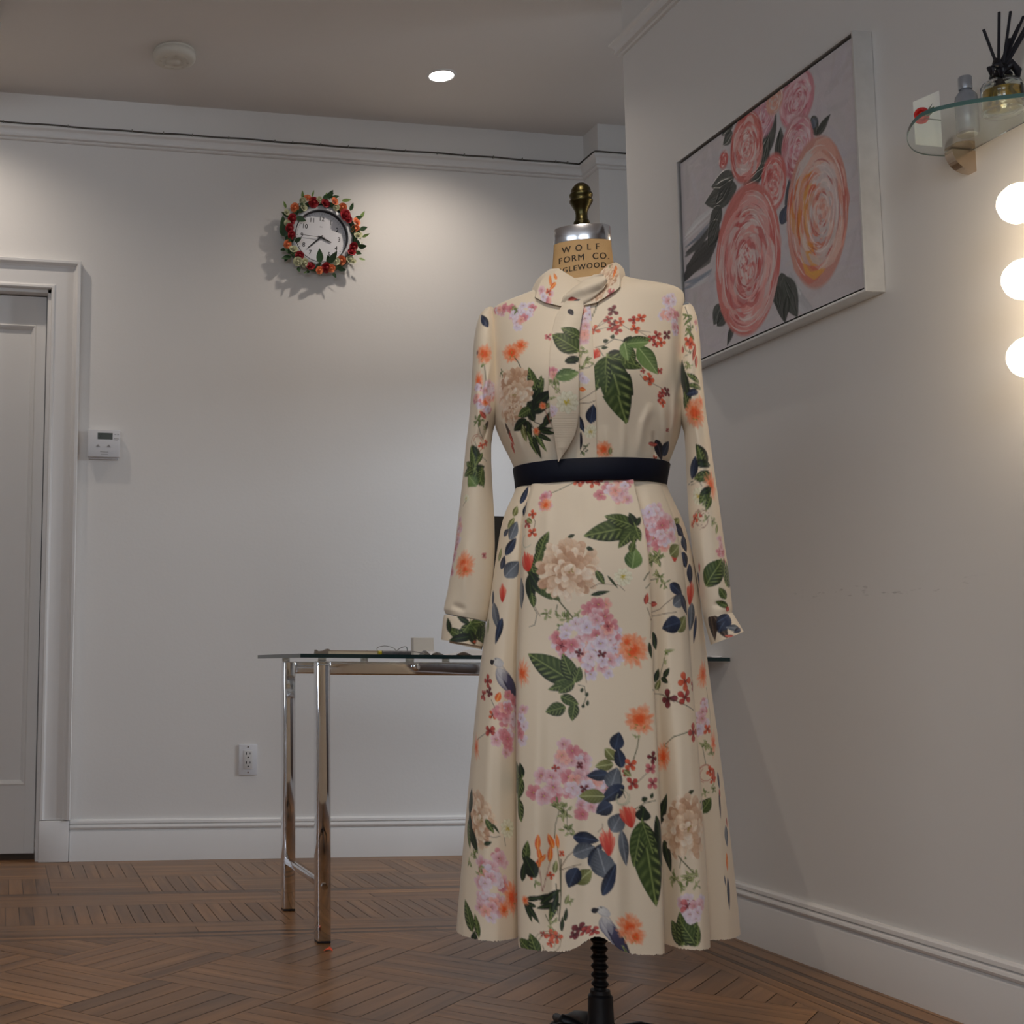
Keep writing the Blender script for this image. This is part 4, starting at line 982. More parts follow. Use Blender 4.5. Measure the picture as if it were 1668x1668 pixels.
# ------------------------------------------------------------------ the dress form (it faces the camera: own frame, x right, y away)
_ax = at(949, 420, 1, 2.17); _r0 = math.hypot(_ax[0], _ax[1]); PHI = math.atan2(_ax[0], _ax[1])
O_D = np.array([_ax[0], _ax[1], 0.0]); E1 = np.array([math.cos(PHI), -math.sin(PHI), 0.0]); E2 = np.array([math.sin(PHI), math.cos(PHI), 0.0])
def dat(px, py, yo=0.0):
    d = ray(px, py); t = (yo-(EYE-O_D)@E2)/(d@E2); q = EYE+t*d-O_D
    return np.array([q@E1, yo, q[2]])
def world(P): P = np.asarray(P, float); return O_D+P[..., :1]*E1+P[..., 1:2]*E2+P[..., 2:]*np.array([0, 0, 1.0])
DRESS_Y = 0.0; AXX = 0.0
def zat(py, px=960, y=0.0): return float(dat(px, py, y)[2])
def xat(px, py, y=0.0): return float(dat(px, py, y)[0])
PXM = (xat(1000, 700)-xat(900, 700))/100.0
def zf(py, r): return EYE[2]+(zat(py, 949)-EYE[2])*(_r0-r)/_r0      # height of a thing seen on the front of a body of depth r
NF = 0.5       # the neck is oval
form = empty('dress_form', tuple(O_D), 'tan linen dress form with silver neck cap and brass knob on black iron stand', 'dress form', rot=(0, 0, -PHI))
FO = (0, 0, 0)
M_LINEN = mat('tan_linen', (0.60, 0.38, 0.17, 1), 0.7, noise=0.14, nscale=26, bump=0.12, bscale=500)
zc0, zc1 = zf(389, .022), zf(365.5, .022)
def oval(mb): mb.v = [(v[0], v[1]*NF, v[2]) for v in mb.v]; return mb
ZN = [(389, 47.6), (400, 48.2), (420, 50.0), (440, 53.0), (458, 56.5), (475, 62.0), (490, 70.0)]
oval(MB(FO).lathe([(0.001, zc0)]+[(r_*PXM, zf(y_, .024)) for y_, r_ in ZN]+[(0.001, zf(490, .024))], (0, 0, 0), 64)).build('neck', M_LINEN, form, angle=50)
oval(MB(FO).lathe([(0.001, zc1+.0005), (45.5*PXM, zc1+.0005), (46.6*PXM, zc1-.001), (48.2*PXM, zc0-.001), (47.6*PXM, zc0-.002), (0.001, zc0-.002)], (0, 0, 0), 64)).build('neck_cap', mat('cap_metal', (0.78, 0.79, 0.82, 1), 0.18, 1.0, noise=0.12, nscale=25), form, angle=40)
kp = [(363.5, 13.5), (361, 13.6), (359, 12.2), (357, 10.6), (350, 10.0), (344, 10.5), (338, 13.5), (332, 17.2), (329.5, 18.5), (327.5, 19.8), (325.5, 19.5), (324.6, 17.5), (323.6, 17.6), (321, 18.2), (318.5, 19.8), (315.5, 19.6),
      (314, 17.2), (312.5, 16.8), (309, 16.6), (305, 14.8), (301, 11.5), (298, 7), (296.6, 0.2)]
MB(FO).lathe([(0.2*PXM, zc1)]+[(r_*PXM, zat(y_)) for y_, r_ in kp], (AXX, DRESS_Y, 0), 40).build('finial', mat('old_brass', (0.095, 0.080, 0.034, 1), 0.33, 1.0, noise=0.5, nscale=60), form, smooth=True)
MB(FO).lathe([(0.2*PXM, zc1), (14*PXM, zc1), (14*PXM, zc1+.0028), (0.2*PXM, zc1+.0028)], (AXX, DRESS_Y, 0), 32).build('finial_base', M_BLACK, form)
# stencilled lettering on the neck
ink = mat('stencil_ink', (0.06, 0.04, 0.02, 1), 0.7, noise=0.5, nscale=300)
def stencil(txt, y, size, x0, slant=0.0):
    Vt, Ft = text_mesh(txt, size*PXM*1.42, 0.0, 1.22)
    z0 = zf(y, .024); V = []; n_ = len(Vt)
    Ft = Ft+[tuple(i+n_ for i in f) for f in Ft]+[tuple(i+2*n_ for i in f) for f in Ft]
    Vt = [(q[0]-.0004, q[1]) for q in Vt]+[(q[0], q[1]) for q in Vt]+[(q[0]+.0004, q[1]) for q in Vt]
    for q in Vt:
        z = z0+q[1]; rr_ = float(np.interp(-z, [-zf(a_, .024) for a_, b_ in ZN], [b_*PXM for a_, b_ in ZN]))
        x = q[0]*.92+(x0-949)*PXM; x = max(-rr_*.97, min(rr_*.97, x))
        V.append((x, -NF*math.sqrt(rr_*rr_-x*x)-0.0005-0.00004*(len(V)//n_), z+slant*x))
    MB(FO).add(V, Ft).build('lettering', ink, form)
stencil('W O L F', 404, 11.0, 946, .03); stencil('FORM  CO.', 420, 11.0, 951, .05); stencil('ENGLEWOOD,', 436, 9.5, 944, .08)
# stand
BX = xat(979, 1665)
M_IRON = mat('black_iron', (0.008, 0.008, 0.010, 1), 0.45, noise=0.3, nscale=50)
z_s = zat(1612, 975); th = []
z = z_s-0.01
while z < 0.62: th += [(0.0105, z), (0.0145, z+0.0045), (0.0145, z+0.0065), (0.0105, z+0.011)]; z += 0.0145
MB(FO).lathe([(0.001, z_s-.012)]+th+[(0.0105, 0.75), (0.001, 0.75)], (BX, DRESS_Y, 0), 24).build('screw_pole', M_IRON, form, angle=30)
MB(FO).lathe([(0.001, z_s), (0.0165, z_s), (0.017, z_s-.006), (0.0205, z_s-.010), (0.0215, z_s-.05), (0.024, 0.08), (0.030, 0.07), (0.036, 0.06), (0.001, 0.058)], (BX, DRESS_Y, 0), 32).build('socket', M_IRON, form, angle=30)
for k in range(4):
    a = math.radians(20+90*k); ca, sa = math.cos(a), math.sin(a)
    pts = [(BX+ca*t, DRESS_Y+sa*t, z_) for t, z_ in ((.02, .072), (.07, .080), (.12, .070), (.17, .052), (.215, .040), (.235, .040))]
    lg = MB(FO).tube(pts, [.014, .013, .0115, .010, .009, .008], 10).build('leg', M_IRON, form, smooth=True)
    cx, cy = BX+ca*.228, DRESS_Y+sa*.228
    MB(FO).lathe([(0.0165, -.008), (0.018, -.004), (0.018, .004), (0.0165, .008)], (cx, cy, 0.0182), 20, 'y').build('caster', M_IRON, lg, smooth=True)
pz = zat(1652, 920)
pp = dat(918, 1668)
MB(FO).tube([(BX-.012, DRESS_Y, .064), (BX-.030, DRESS_Y, .078), (float(pp[0])+.012, DRESS_Y, pz-.014), (float(pp[0]), DRESS_Y, pz-.013), (float(pp[0])-.004, DRESS_Y, pz-.016)], [.010, .010, .0105, .0135, .010], 12).build('foot_pedal', M_IRON, form, smooth=True)

# ------------------------------------------------------------------ the dress
ORG = np.zeros(3)
dress = empty('dress', tuple(O_D), 'long-sleeved cream midi dress with a printed pattern of leaves, peonies and parrots', 'dress', rot=(0, 0, -PHI))
# bodice: photograph row, left x, right x, front depth, back depth, roundness, slant
BR = np.array([
 [446, 900, 1001, .012, .050, 2.0, 0], [452, 893, 1010, .017, .056, 2.0, 1], [460, 880, 1024, .026, .065, 2.0, 2], [468, 862, 1042, .045, .076, 2.1, 4], [476, 838, 1066, .064, .086, 2.3, 5],
 [483, 816, 1088, .068, .088, 2.5, 6], [489, 800, 1106, .072, .089, 2.8, 6], [498, 797, 1112, .078, .090, 2.8, 5], [512, 799, 1112, .084, .092, 2.7, 5], [530, 799, 1111, .092, .094, 2.7, 2],
 [560, 799, 1110, .104, .096, 2.6, 0], [600, 799, 1110, .119, .097, 2.5, 0], [630, 799, 1110, .126, .096, 2.4, 0], [660, 800, 1110, .124, .094, 2.3, 0], [690, 804, 1109, .117, .091, 2.3, 0],
 [715, 814, 1104, .108, .088, 2.2, 0], [740, 827, 1095, .100, .085, 2.2, 0], [762, 837, 1086, .095, .083, 2.1, 0], [785, 841, 1081, .092, .082, 2.1, 0], [806, 843, 1079, .090, .081, 2.1, 0]])
def lerp_rows(T, py):
    return [np.interp(py, T[:, 0], T[:, i]) for i in range(1, T.shape[1])]
def smooth_rows(T, n):
    py = np.linspace(T[0, 0], T[-1, 0], n); R_ = np.stack([py]+lerp_rows(T, py), 1)
    for c in range(1, R_.shape[1]):
        h = 8 if c in (1, 2, 6) else 26; x_ = np.arange(-h, h+1); ker = np.exp(-(x_/(h*.45))**2/2); ker /= ker.sum()
        q = R_[:, c].copy(); pad = np.pad(q, h, mode='reflect', reflect_type='odd'); R_[:, c] = np.convolve(pad, ker, 'valid')
    return R_
RIDGE = []      # soft folds: polyline in the photograph, width px, height metres
def ridges(Vg, lst):
    pj = proj(world(Vg.reshape(-1, 3))); P_ = Vg.reshape(-1, 3); fr = P_[:, 1] < DRESS_Y+.01
    add = np.zeros(len(P_))
    for pts, wd, h in lst:
        pts = np.array(pts, float); best = np.full(len(P_), 1e9); amp = np.zeros(len(P_))
        for i in range(len(pts)-1):
            a, b = pts[i], pts[i+1]; ab = b-a; t = np.clip(((pj-a)@ab)/(ab@ab), 0, 1)
            tt = (i+t)/(len(pts)-1); fade = np.sin(PI*np.clip(tt, .02, .98))**.5
            dd = np.hypot(*(pj-a-t[:, None]*ab).T); amp = np.where(dd < best, fade**2, amp); best = np.minimum(best, dd)
        add += h*1.3*amp*np.exp(-(best/wd)**2)
    P_[fr, 1] -= add[fr]; return P_.reshape(Vg.shape)
def bodice():
    n = 330; R_ = smooth_rows(BR, n)
    tf = np.linspace(-0.02, 1.02, 420)*PI; tb = (np.linspace(1.02, 1.98, 110)[1:-1])*PI
    th = np.concatenate([PI+tf*-1.0, -(tb-PI)])        # front from left (x-) to right (x+), then back
    th = np.concatenate([PI-tf, (-(tb-PI))])
    Vg = np.zeros((n, len(th), 3)); U = np.zeros((n, len(th)))
    for i, (py, xl, xr, bf, bb, e, sl) in enumerate(R_):
        c = dat((xl+xr)/2, py); a = float(xat(xr, py)-xat(xl, py))/2
        cs, sn = np.cos(th), np.sin(th)
        x = a*np.sign(cs)*np.abs(cs)**(2/e); y = np.where(sn > 0, -bf, bb)*np.abs(sn)**(2/e)
        # bust: two soft mounds
        bz = np.exp(-((py-622)/52)**2)*0.010
        y -= np.where(sn > 0, bz*(np.exp(-((x-.062)/.05)**2)+np.exp(-((x+.062)/.05)**2)-.5*np.exp(-(x/.03)**2)), 0)
        z = c[2]-sl*PXM*(-(x/a))*1.0
        Vg[i, :, 0] = c[0]+x; Vg[i, :, 1] = DRESS_Y+y; Vg[i, :, 2] = z
        seg = np.hypot(np.diff(x), np.diff(y)); s_ = np.concatenate([[0], np.cumsum(seg)]); m_ = np.argmin(np.abs(x[:420]+(float(c[0])-AXX)*1)); U[i] = s_-s_[m_]
    return Vg, U, Vg[:, :, 2].copy()
BV, BU, BVv = bodice()
RB = [([(1062, 655), (1048, 690), (1040, 745)], 7, .0042), ([(1078, 640), (1083, 690), (1086, 748)], 6, .0042), ([(1064, 700), (1068, 745)], 4, -.004), ([(1100, 600), (1098, 680), (1090, 740)], 5, .004),
      ([(842, 700), (850, 745)], 5, .003), ([(878, 710), (882, 748)], 5, .003), ([(816, 680), (838, 740)], 4, .003), ([(985, 690), (992, 745)], 6, .002), ([(1015, 680), (1017, 745)], 5, .003),
      ([(806, 560), (812, 640)], 5, -.003), ([(1104, 540), (1100, 640)], 5, -.003)]
BV = ridges(BV, RB)
_bp = proj(world(BV[:, :420].reshape(-1, 3))); _by = BV[:, :420, 1].reshape(-1)
def front_y(px, py):
    d2 = (_bp[:, 0]-px)**2+(_bp[:, 1]-py)**2; i = np.argpartition(d2, 6)[:6]; return float(_by[i].min())
F_ = 'F'
MOT_SKIRT = [
 ('S',[(890,806),(912,797),(935,786)],1.3,'g'),('R',941,785,9,2),('R',965,786,9,2),('R',953,782,8,0),('R',975,784,7,0),
 ('H',1002,800,26,22,14,10,.6),('H',888,818,14,18,8,8,.9),('O',889,822,10,12),
 ('N',854,806,62,34,11,'navy'),('N',852,830,60,30,17,'navy'),('N',839,832,60,20,12,'olive'),('N',832,852,48,26,12,'olive'),('N',836,864,58,36,17,'gray'),('N',823,867,30,20,11,'navy'),
 ('N',831,890,48,38,15,'navy'),('N',813,903,60,26,11,'olive'),('N',818,916,60,26,14,'navy'),('C',855,880,12,(.55,.56,.42)),
 ('R',867,838,8,2),('R',858,853,8,0),('R',867,868,9,2),('N',862,848,-40,14,9,'olive'),('S',[(866,838),(872,850),(868,868)],1,'b'),
 ('N',834,927,42,38,26,'gray'),('N',847,966,-80,52,23,'gray'),
 ('N',884,885,62,44,18,'green'),('N',878,905,70,40,16,'green'),('N',868,930,-70,44,20,'green'),('N',864,960,-82,48,18,'dark'),('N',882,958,-48,52,20,'green'),('N',872,948,-60,40,15,'dark'),('N',895,966,-35,44,15,'green'),('N',868,978,-80,24,12,'green'),
 ('B',857,915,13,16,105),('B',818,966,8,15,85),
 ('S',[(866,984),(875,1000),(871,1018),(862,1021)],1,'d'),('S',[(872,990),(880,1004)],.8,'b'),
 ('N',801,974,-80,26,12,'navy'),('N',806,1003,-72,48,20,'gray'),('N',812,1028,-112,46,12,'navy'),('N',793,1020,-80,26,10,'olive'),
 ('S',[(905,972),(918,988),(933,1006)],2.2,'g'),('S',[(908,985),(905,1000)],1.3,'g'),('K',890,1000,12,9),('K',908,1002,10,8),('K',925,1008,15,12),('K',941,1002,11,8),('K',912,1022,11,8),
 ('P',925,927,48,50),
 ('N',931,873,20,12,6,'dark'),('N',961,894,-20,12,7,'dark'),
 ('F',1035,857,[(191,82,36),(160,50,24),(110,24,14),(60,18,10),(232,46,18),(262,32,13),(285,26,12)]),('N',1032,909,80,34,28,'light'),('N',1030,890,70,20,12,'green'),
 ('N',978,941,-60,26,11,'green'),('S',[(962,958),(975,951),(1008,953),(1017,962)],1,'b'),('N',998,948,-52,26,4,'dark'),('N',978,966,12,30,7,'dark'),('W',1015,940,14.5),
 ('H',975,996,18,16,6,12,.95),('H',940,1040,34,26,16,11,.55),('H',985,1048,34,30,20,12,.35),('H',972,1020,26,20,10,12,.6),('H',975,1080,26,20,12,11,.5),('H',922,1055,14,12,5,11,.8),('R',915,1052,12,3),
 ('R',944,1064,7,1),('R',980,1066,7,1),('R',990,1020,8,3),('O',1031,1058,25,30),('O',1022,1046,12,14),
 ('S',[(953,1095),(955,1112)],1,'b'),
 ('F',936,1112,[(148,84,38),(112,48,24),(70,26,18),(196,42,16),(214,30,15)]),('N',905,1156,195,32,22,'green'),('N',928,1141,-25,30,17,'green'),('N',934,1160,-100,28,17,'green'),
 ('S',[(942,1116),(952,1118),(955,1135),(950,1148)],1.2,'g'),('N',948,1124,70,8,5,'dark'),('N',956,1131,70,8,5,'dark'),('N',957,1145,80,9,5,'dark'),('N',950,1150,60,7,5,'dark'),
 # left lobe
 ('O',850,1096,10,26),('T',814,1095,.78),('R',793,1110,11,0),('R',796,1128,9,1),('R',786,1132,9,0),('N',812,1135,60,18,10,'orange'),('R',798,1191,11,0),('R',803,1165,8,2),('S',[(800,1140),(806,1152),(800,1170)],1.1,'d'),
 ('H',831,1155,22,28,16,11,.55),('H',826,1206,20,20,10,11,.85),('H',848,1180,8,30,8,10,.7),('O',774,1217,6,26),('S',[(776,1205),(790,1195)],1,'d'),
 ('F',850,1268,[(196,62,36),(152,46,24),(100,24,14),(248,40,20)]),('N',846,1320,-80,36,18,'green'),
 ('P',779,1335,20,44),('N',765,1305,75,44,18,'dark'),('N',764,1340,95,36,14,'dark'),('N',770,1368,-65,44,17,'dark'),('N',762,1360,-80,44,14,'green'),('K',772,1392,14,10),('K',765,1405,12,8),
 ('W',828,1350,15.5),('S',[(794,1362),(806,1364),(815,1362)],1,'b'),('N',798,1346,-65,24,10,'green'),('N',795,1374,20,14,7,'dark'),('N',808,1350,-60,18,4,'dark'),('S',[(822,1364),(824,1378)],1,'d'),
 ('H',805,1408,22,18,9,12,.9),('H',800,1445,26,32,18,12,.6),('H',795,1480,20,20,10,11,.7),('O',835,1462,18,30),('O',822,1482,12,14),('K',783,1420,14,9),
 ('N',762,1492,108,48,22,'green'),('N',776,1508,96,34,12,'green'),('N',772,1530,80,22,15,'dark'),
 # centre panel
 ('O',1042,1172,24,24),('S',[(1041,1198),(1038,1218),(1031,1240)],1.6,'g'),('K',1035,1200,8,6),
 ('H',936,1255,36,34,24,12,.55),('H',890,1283,24,20,8,14,.95),('H',960,1285,26,26,12,12,.3),('H',925,1225,16,14,6,11,.9),('R',905,1252,6,0),('H',955,1320,14,10,4,10,.9),('R',944,1246,6,1),('R',952,1285,7,1),
 ('S',[(912,1318),(904,1345),(903,1365)],1.2,'g'),('K',918,1323,17,12),('K',910,1312,14,10),('K',925,1350,15,12),('S',[(924,1320),(924,1350)],1.2,'g'),
 ('N',1005,1207,75,28,22,'navy'),('N',993,1228,130,22,17,'olive'),('N',1009,1234,100,32,18,'navy'),('N',984,1247,190,28,17,'olive'),('N',974,1263,185,34,17,'navy'),('N',1000,1268,70,34,27,'gray'),('N',998,1293,215,42,22,'navy'),('N',964,1297,182,38,22,'olive'),('N',984,1318,210,28,22,'navy'),
 ('S',[(1009,1240),(1012,1280),(1018,1300)],1,'d'),('C',1012,1300,12,(.5,.5,.36)),
 ('R',1027,1246,10,2),('R',1020,1258,7,0),('R',1030,1277,10,0),('S',[(1034,1278),(1045,1268),(1055,1258)],1,'b'),('R',1060,1252,10,3),('R',1063,1276,10,3),('R',1063,1234,9,1),('N',1022,1260,-40,14,9,'olive'),
 ('S',[(1035,1318),(1050,1308),(1068,1304)],1.3,'g'),('N',1050,1302,20,10,8,'dark'),('N',1047,1317,-20,12,8,'dark'),('N',1062,1296,60,9,6,'dark'),('S',[(1040,1318),(1045,1338)],1.2,'g'),
 ('N',1005,1340,60,32,26,'gray'),('B',1024,1330,12,17,105),('N',1016,1382,-84,52,15,'gray'),
 ('S',[(974,1356),(982,1348),(982,1342)],.9,'b'),
 ('F',1046,1338,[(-82,124,46),(-103,68,26),(-72,50,20),(80,20,24)]),
 ('S',[(912,1416),(925,1395),(944,1378)],1.3,'b'),('S',[(912,1418),(930,1412),(946,1408)],1.2,'b'),
 ('N',955,1366,-8,38,20,'navy'),('N',951,1385,20,34,24,'gray'),('N',970,1392,60,40,16,'navy'),('N',981,1406,105,46,36,'gray'),('N',993,1434,68,56,17,'navy'),('N',951,1428,40,30,24,'olive'),('N',933,1430,245,32,24,'navy'),('B',990,1373,11,19,95),
 ('N',876,1372,85,24,9,'orange'),('N',897,1370,110,24,9,'orange'),('N',908,1370,95,22,6,'orange'),('N',878,1390,100,24,7,'orange'),('N',896,1390,85,26,8,'orange'),('N',884,1398,50,16,7,'orange'),('N',877,1406,80,16,8,'orange'),('R',915,1391,5,2),('R',897,1426,6,2),('R',865,1427,6,2),
 ('S',[(876,1400),(880,1425),(883,1452)],.9,'r'),('S',[(897,1400),(890,1425),(884,1452)],.9,'r'),('S',[(908,1380),(912,1410),(914,1460)],1.2,'g'),('S',[(914,1400),(914,1460),(911,1500)],1.6,'d'),('S',[(906,1440),(909,1490)],1.4,'d'),('N',905,1412,80,20,8,'olive'),
 ('N',857,1388,80,34,15,'green'),('N',863,1412,120,36,24,'dark'),('N',852,1420,80,30,12,'dark'),('K',872,1440,10,8),
 ('N',885,1462,185,34,9,'dark'),('N',897,1460,35,38,11,'dark'),('N',870,1464,10,28,8,'dark'),('N',893,1476,190,36,10,'dark'),('N',900,1484,250,32,11,'green'),('N',860,1482,-70,38,9,'dark'),('N',868,1488,-55,34,8,'dark'),('N',862,1474,170,22,8,'dark'),('N',905,1470,70,30,9,'dark'),('O',855,1467,6,8),
 ('S',[(888,1490),(898,1510),(912,1530)],1.3,'g'),('K',901,1502,10,8),('K',897,1516,10,7),('N',924,1465,70,16,6,'olive'),('K',928,1470,9,7),('N',922,1490,80,20,6,'dark'),('N',916,1505,85,22,6,'dark'),
 ('R',897,1524,9,2),('R',907,1527,9,2),('R',897,1536,6,2),('R',884,1522,5,0),('C',893,1536,18,(.30,.22,.12)),
 ('F',876,1558,[(148,40,24),(110,34,20),(170,24,12)]),
 ('R',943,1515,13,1),('R',954,1516,9,0),('R',966,1515,11,0),('R',936,1522,8,1),
 ('T',984,1500,.84),('O',1026,1512,22,24),('O',1035,1525,15,13),('K',1018,1545,7,6),
 # right side
 ('H',1062,858,26,34,22,12,.6),('H',1085,868,22,26,14,11,.35),('H',1060,835,18,14,6,11,.7),('B',1100,905,8,10,90),('K',1070,908,20,16),('K',1060,912,14,10),('S',[(1062,915),(1055,935),(1049,945)],2,'g'),('S',[(1052,958),(1060,950),(1072,942)],1.5,'g'),('K',1074,938,14,10),('K',1082,950,12,8),
 ('N',1103,850,40,22,16,'olive'),('N',1107,864,-35,34,17,'navy'),('N',1116,886,-65,30,16,'navy'),('N',1101,896,40,28,24,'olive'),('N',1115,912,-65,28,18,'navy'),('N',1125,935,-80,34,16,'navy'),
 ('B',1126,967,8,18,92),('N',1103,960,-35,32,17,'navy'),('N',1107,978,40,26,22,'gray'),('N',1116,985,-60,38,14,'navy'),('N',1126,1005,-85,46,16,'gray'),('N',1133,1025,-88,46,7,'navy'),('N',1112,1016,60,30,24,'olive'),('N',1094,1018,200,32,28,'navy'),
 ('S',[(1060,1010),(1075,992),(1100,970)],1.3,'b'),('S',[(1062,1010),(1080,1000),(1102,997)],1.1,'b'),('N',1065,984,0,11,9,'red'),('N',1053,975,80,18,8,'red'),('S',[(1055,982),(1062,984)],1,'r'),('S',[(1054,990),(1062,1012),(1060,1040)],1.2,'b'),
 ('N',1066,1044,-75,30,9,'dark'),('N',1060,1060,-80,26,8,'dark'),('N',1090,1060,10,18,5,'olive'),('K',1085,1064,10,7),('K',1083,1078,9,7),('N',1070,1100,80,22,9,'dark'),('N',1085,1096,60,18,10,'dark'),('N',1082,1108,-30,16,9,'dark'),('N',1072,1115,70,18,9,'olive'),('S',[(1083,1070),(1076,1095),(1072,1125)],1.1,'g'),
 ('R',1117,1110,14,2),('R',1130,1116,9,0),('R',1088,1138,14,1),('R',1116,1136,13,0),('S',[(1064,1124),(1080,1132),(1100,1142),(1132,1158)],1.2,'d'),
 ('S',[(1082,1214),(1098,1200),(1122,1192)],1.6,'g'),('K',1084,1216,8,6),('R',1130,1194,14,0),('O',1080,1232,12,26),
 ('O',1147,1098,12,26),('H',1144,1170,12,26,14,9,.5),('R',1153,1188,9,2),('S',[(1152,1120),(1158,1160),(1160,1200)],1,'g'),('O',1164,1210,6,26),('K',1150,1215,14,12),('K',1160,1225,12,9),('S',[(1144,1215),(1150,1245)],1,'g'),
 ('C',1150,1258,15,(.55,.16,.10)),('R',1157,1256,8,2),('R',1162,1270,7,2),('N',1163,1262,-80,20,7,'red'),('K',1162,1285,11,8),('N',1172,1272,-75,28,8,'navy'),('N',1174,1312,-80,44,6,'black'),('N',1174,1292,-70,14,6,'red'),('K',1148,1290,10,8),
 ('N',1150,1312,60,28,22,'green'),('N',1142,1318,80,26,13,'green'),('N',1185,1362,-80,34,15,'gray'),('N',1186,1340,-80,16,6,'red'),('N',1186,1405,-80,30,8,'orange'),('N',1188,1456,-80,50,9,'navy'),('N',1182,1436,-70,20,3,'navy'),
 ('N',1079,1320,75,54,16,'dark'),('N',1074,1355,100,50,18,'dark'),('N',1087,1395,-70,50,16,'dark'),('N',1078,1390,-80,44,14,'dark'),('N',1103,1392,-20,32,12,'green'),('N',1126,1290,30,12,6,'dark'),
 ('P',1116,1348,33,50),('S',[(1105,1395),(1120,1412),(1134,1428)],1.8,'g'),('S',[(1110,1398),(1107,1414)],1.2,'g'),('K',1098,1432,16,12),('K',1118,1430,15,12),('K',1132,1424,12,9),('K',1110,1448,12,8),('K',1134,1442,10,8),
 ('H',1124,1470,22,14,8,11,.5),('R',1120,1476,12,3),('H',1132,1490,12,14,6,10,.4),
 ('F',1112,1540,[(128,42,24),(100,50,22),(62,40,22)]),('F',1135,1542,[(128,46,24),(90,30,10)]),
]
MOT_BODICE = [
 ('H',815,503,18,10,9,7,.5),('H',846,505,24,12,14,8,.35),('H',852,522,18,14,9,8,.45),('K',838,503,14,8),
 ('O',833,574,24,18),('O',848,562,14,12),('S',[(838,582),(844,590),(848,599)],1.8,'d'),('K',815,607,9,7,'dark'),('S',[(815,600),(818,618)],1.1,'d'),
 ('N',866,618,105,46,18,'green'),('N',878,634,72,48,16,'green'),('N',870,652,60,46,17,'dark'),('N',884,650,35,44,22,'dark'),('N',880,664,15,36,17,'dark'),('N',864,672,110,30,15,'dark'),
 ('P',836,640,31,46),('P',836,672,20,22),
 ('O',884,661,6,6),('N',893,660,60,10,7,'olive'),('N',853,672,200,26,17,'green'),('N',846,692,205,32,18,'dark'),('N',853,706,-80,28,11,'olive'),('N',861,702,-85,34,12,'dark'),
 ('S',[(862,680),(872,688),(890,695)],1.4,'d'),('S',[(858,675),(868,696),(880,705)],1.2,'d'),('N',866,722,-70,42,9,'green'),('N',880,718,-60,42,9,'green'),('N',874,728,-72,40,9,'dark'),('N',886,712,-30,30,8,'dark'),('N',884,700,5,34,9,'dark'),('N',888,690,25,30,8,'dark'),('N',892,704,-12,26,8,'dark'),('O',873,702,6,7),('N',890,682,60,24,9,'dark'),('S',[(888,668),(896,690)],1.1,'r'),
 ('N',831,712,-72,30,7,'red'),('N',834,730,-80,20,6,'red'),('N',826,700,-70,26,6,'brown'),
 ('S',[(974,492),(968,508),(962,520)],2.0,'g'),
 ('R',998,506,10,1),('R',991,520,8,0),('R',1001,529,9,1),('R',1010,524,8,2),('R',1005,537,9,0),('R',996,534,7,0),('R',968,537,9,2),('S',[(970,535),(980,524),(988,516)],1,'b'),('S',[(970,537),(985,534),(998,532)],1,'b'),('S',[(972,533),(984,526),(996,520)],.8,'b'),
 ('R',1033,521,9,0),('R',1044,518,9,2),('R',1034,535,9,2),('S',[(1012,528),(1024,536),(1040,538),(1060,541)],1,'b'),('S',[(1040,539),(1055,548)],.8,'b'),('R',1062,552,8,0),('R',1070,546,9,0),('R',1087,545,9,1),('R',1068,560,8,0),('R',1077,558,9,2),('S',[(1068,544),(1080,544)],.8,'b'),
 ('R',1058,618,11,2),('R',1048,604,5,0),('R',1075,604,7,0),('S',[(1040,610),(1050,620),(1062,624),(1078,632)],1.1,'b'),('R',1079,640,8,0),('R',1087,638,8,1),('R',1076,648,8,0),('R',1080,656,8,2),
 ('H',1093,492,12,10,7,8,.5),('H',1092,515,16,17,12,9,.4),('H',1100,535,8,14,6,8,.4),
 ('S',[(970,566),(985,562),(1000,552),(1012,554),(1022,560)],1.3,'d'),('N',987,555,20,9,8,'dark'),('N',998,548,70,9,7,'dark'),('N',985,566,0,11,6,'dark'),('S',[(975,567),(983,580)],1.1,'d'),
 ('N',972,576,60,14,14,'red'),('B',970,576,8,9,60),
 ('N',1002,577,15,28,18,'dark'),('F',988,580,[(-20,62,26),(-112,62,26),(-76,112,50),(-95,60,18)]),
 ('F',1018,562,[(18,44,22),(60,20,14),(-65,38,20),(-90,34,17)]),('N',1056,586,-50,58,32,'light'),('N',1020,572,-80,34,20,'light'),('N',1040,558,8,38,20,'light'),
 ('O',983,732,15,15),('N',994,734,80,12,6,'olive'),('N',1075,733,-60,36,18,'black'),('N',1086,730,60,26,20,'navy'),('N',1064,723,0,18,7,'red'),('R',1067,747,6,2),('K',1074,755,8,6),('R',1088,700,4,0),
 ('R',893,548,7,3),
]
MOT_TIE = [('H',899,612,7,14,6,7,.5),('K',904,622,14,11),('S',[(900,630),(918,645),(935,655)],1,'b'),('K',912,636,9,6),('N',924,553,-35,0,0,'green'),('F',945,572,[(143,54,36)]),('N',934,586,12,28,15,'dark'),('N',924,610,8,38,22,'light'),('N',930,541,150,36,20,'green'),
 ('W',924,655,18),('H',898,668,6,10,4,6,.4),('K',898,650,9,6),('N',930,508,-60,14,9,'black')]
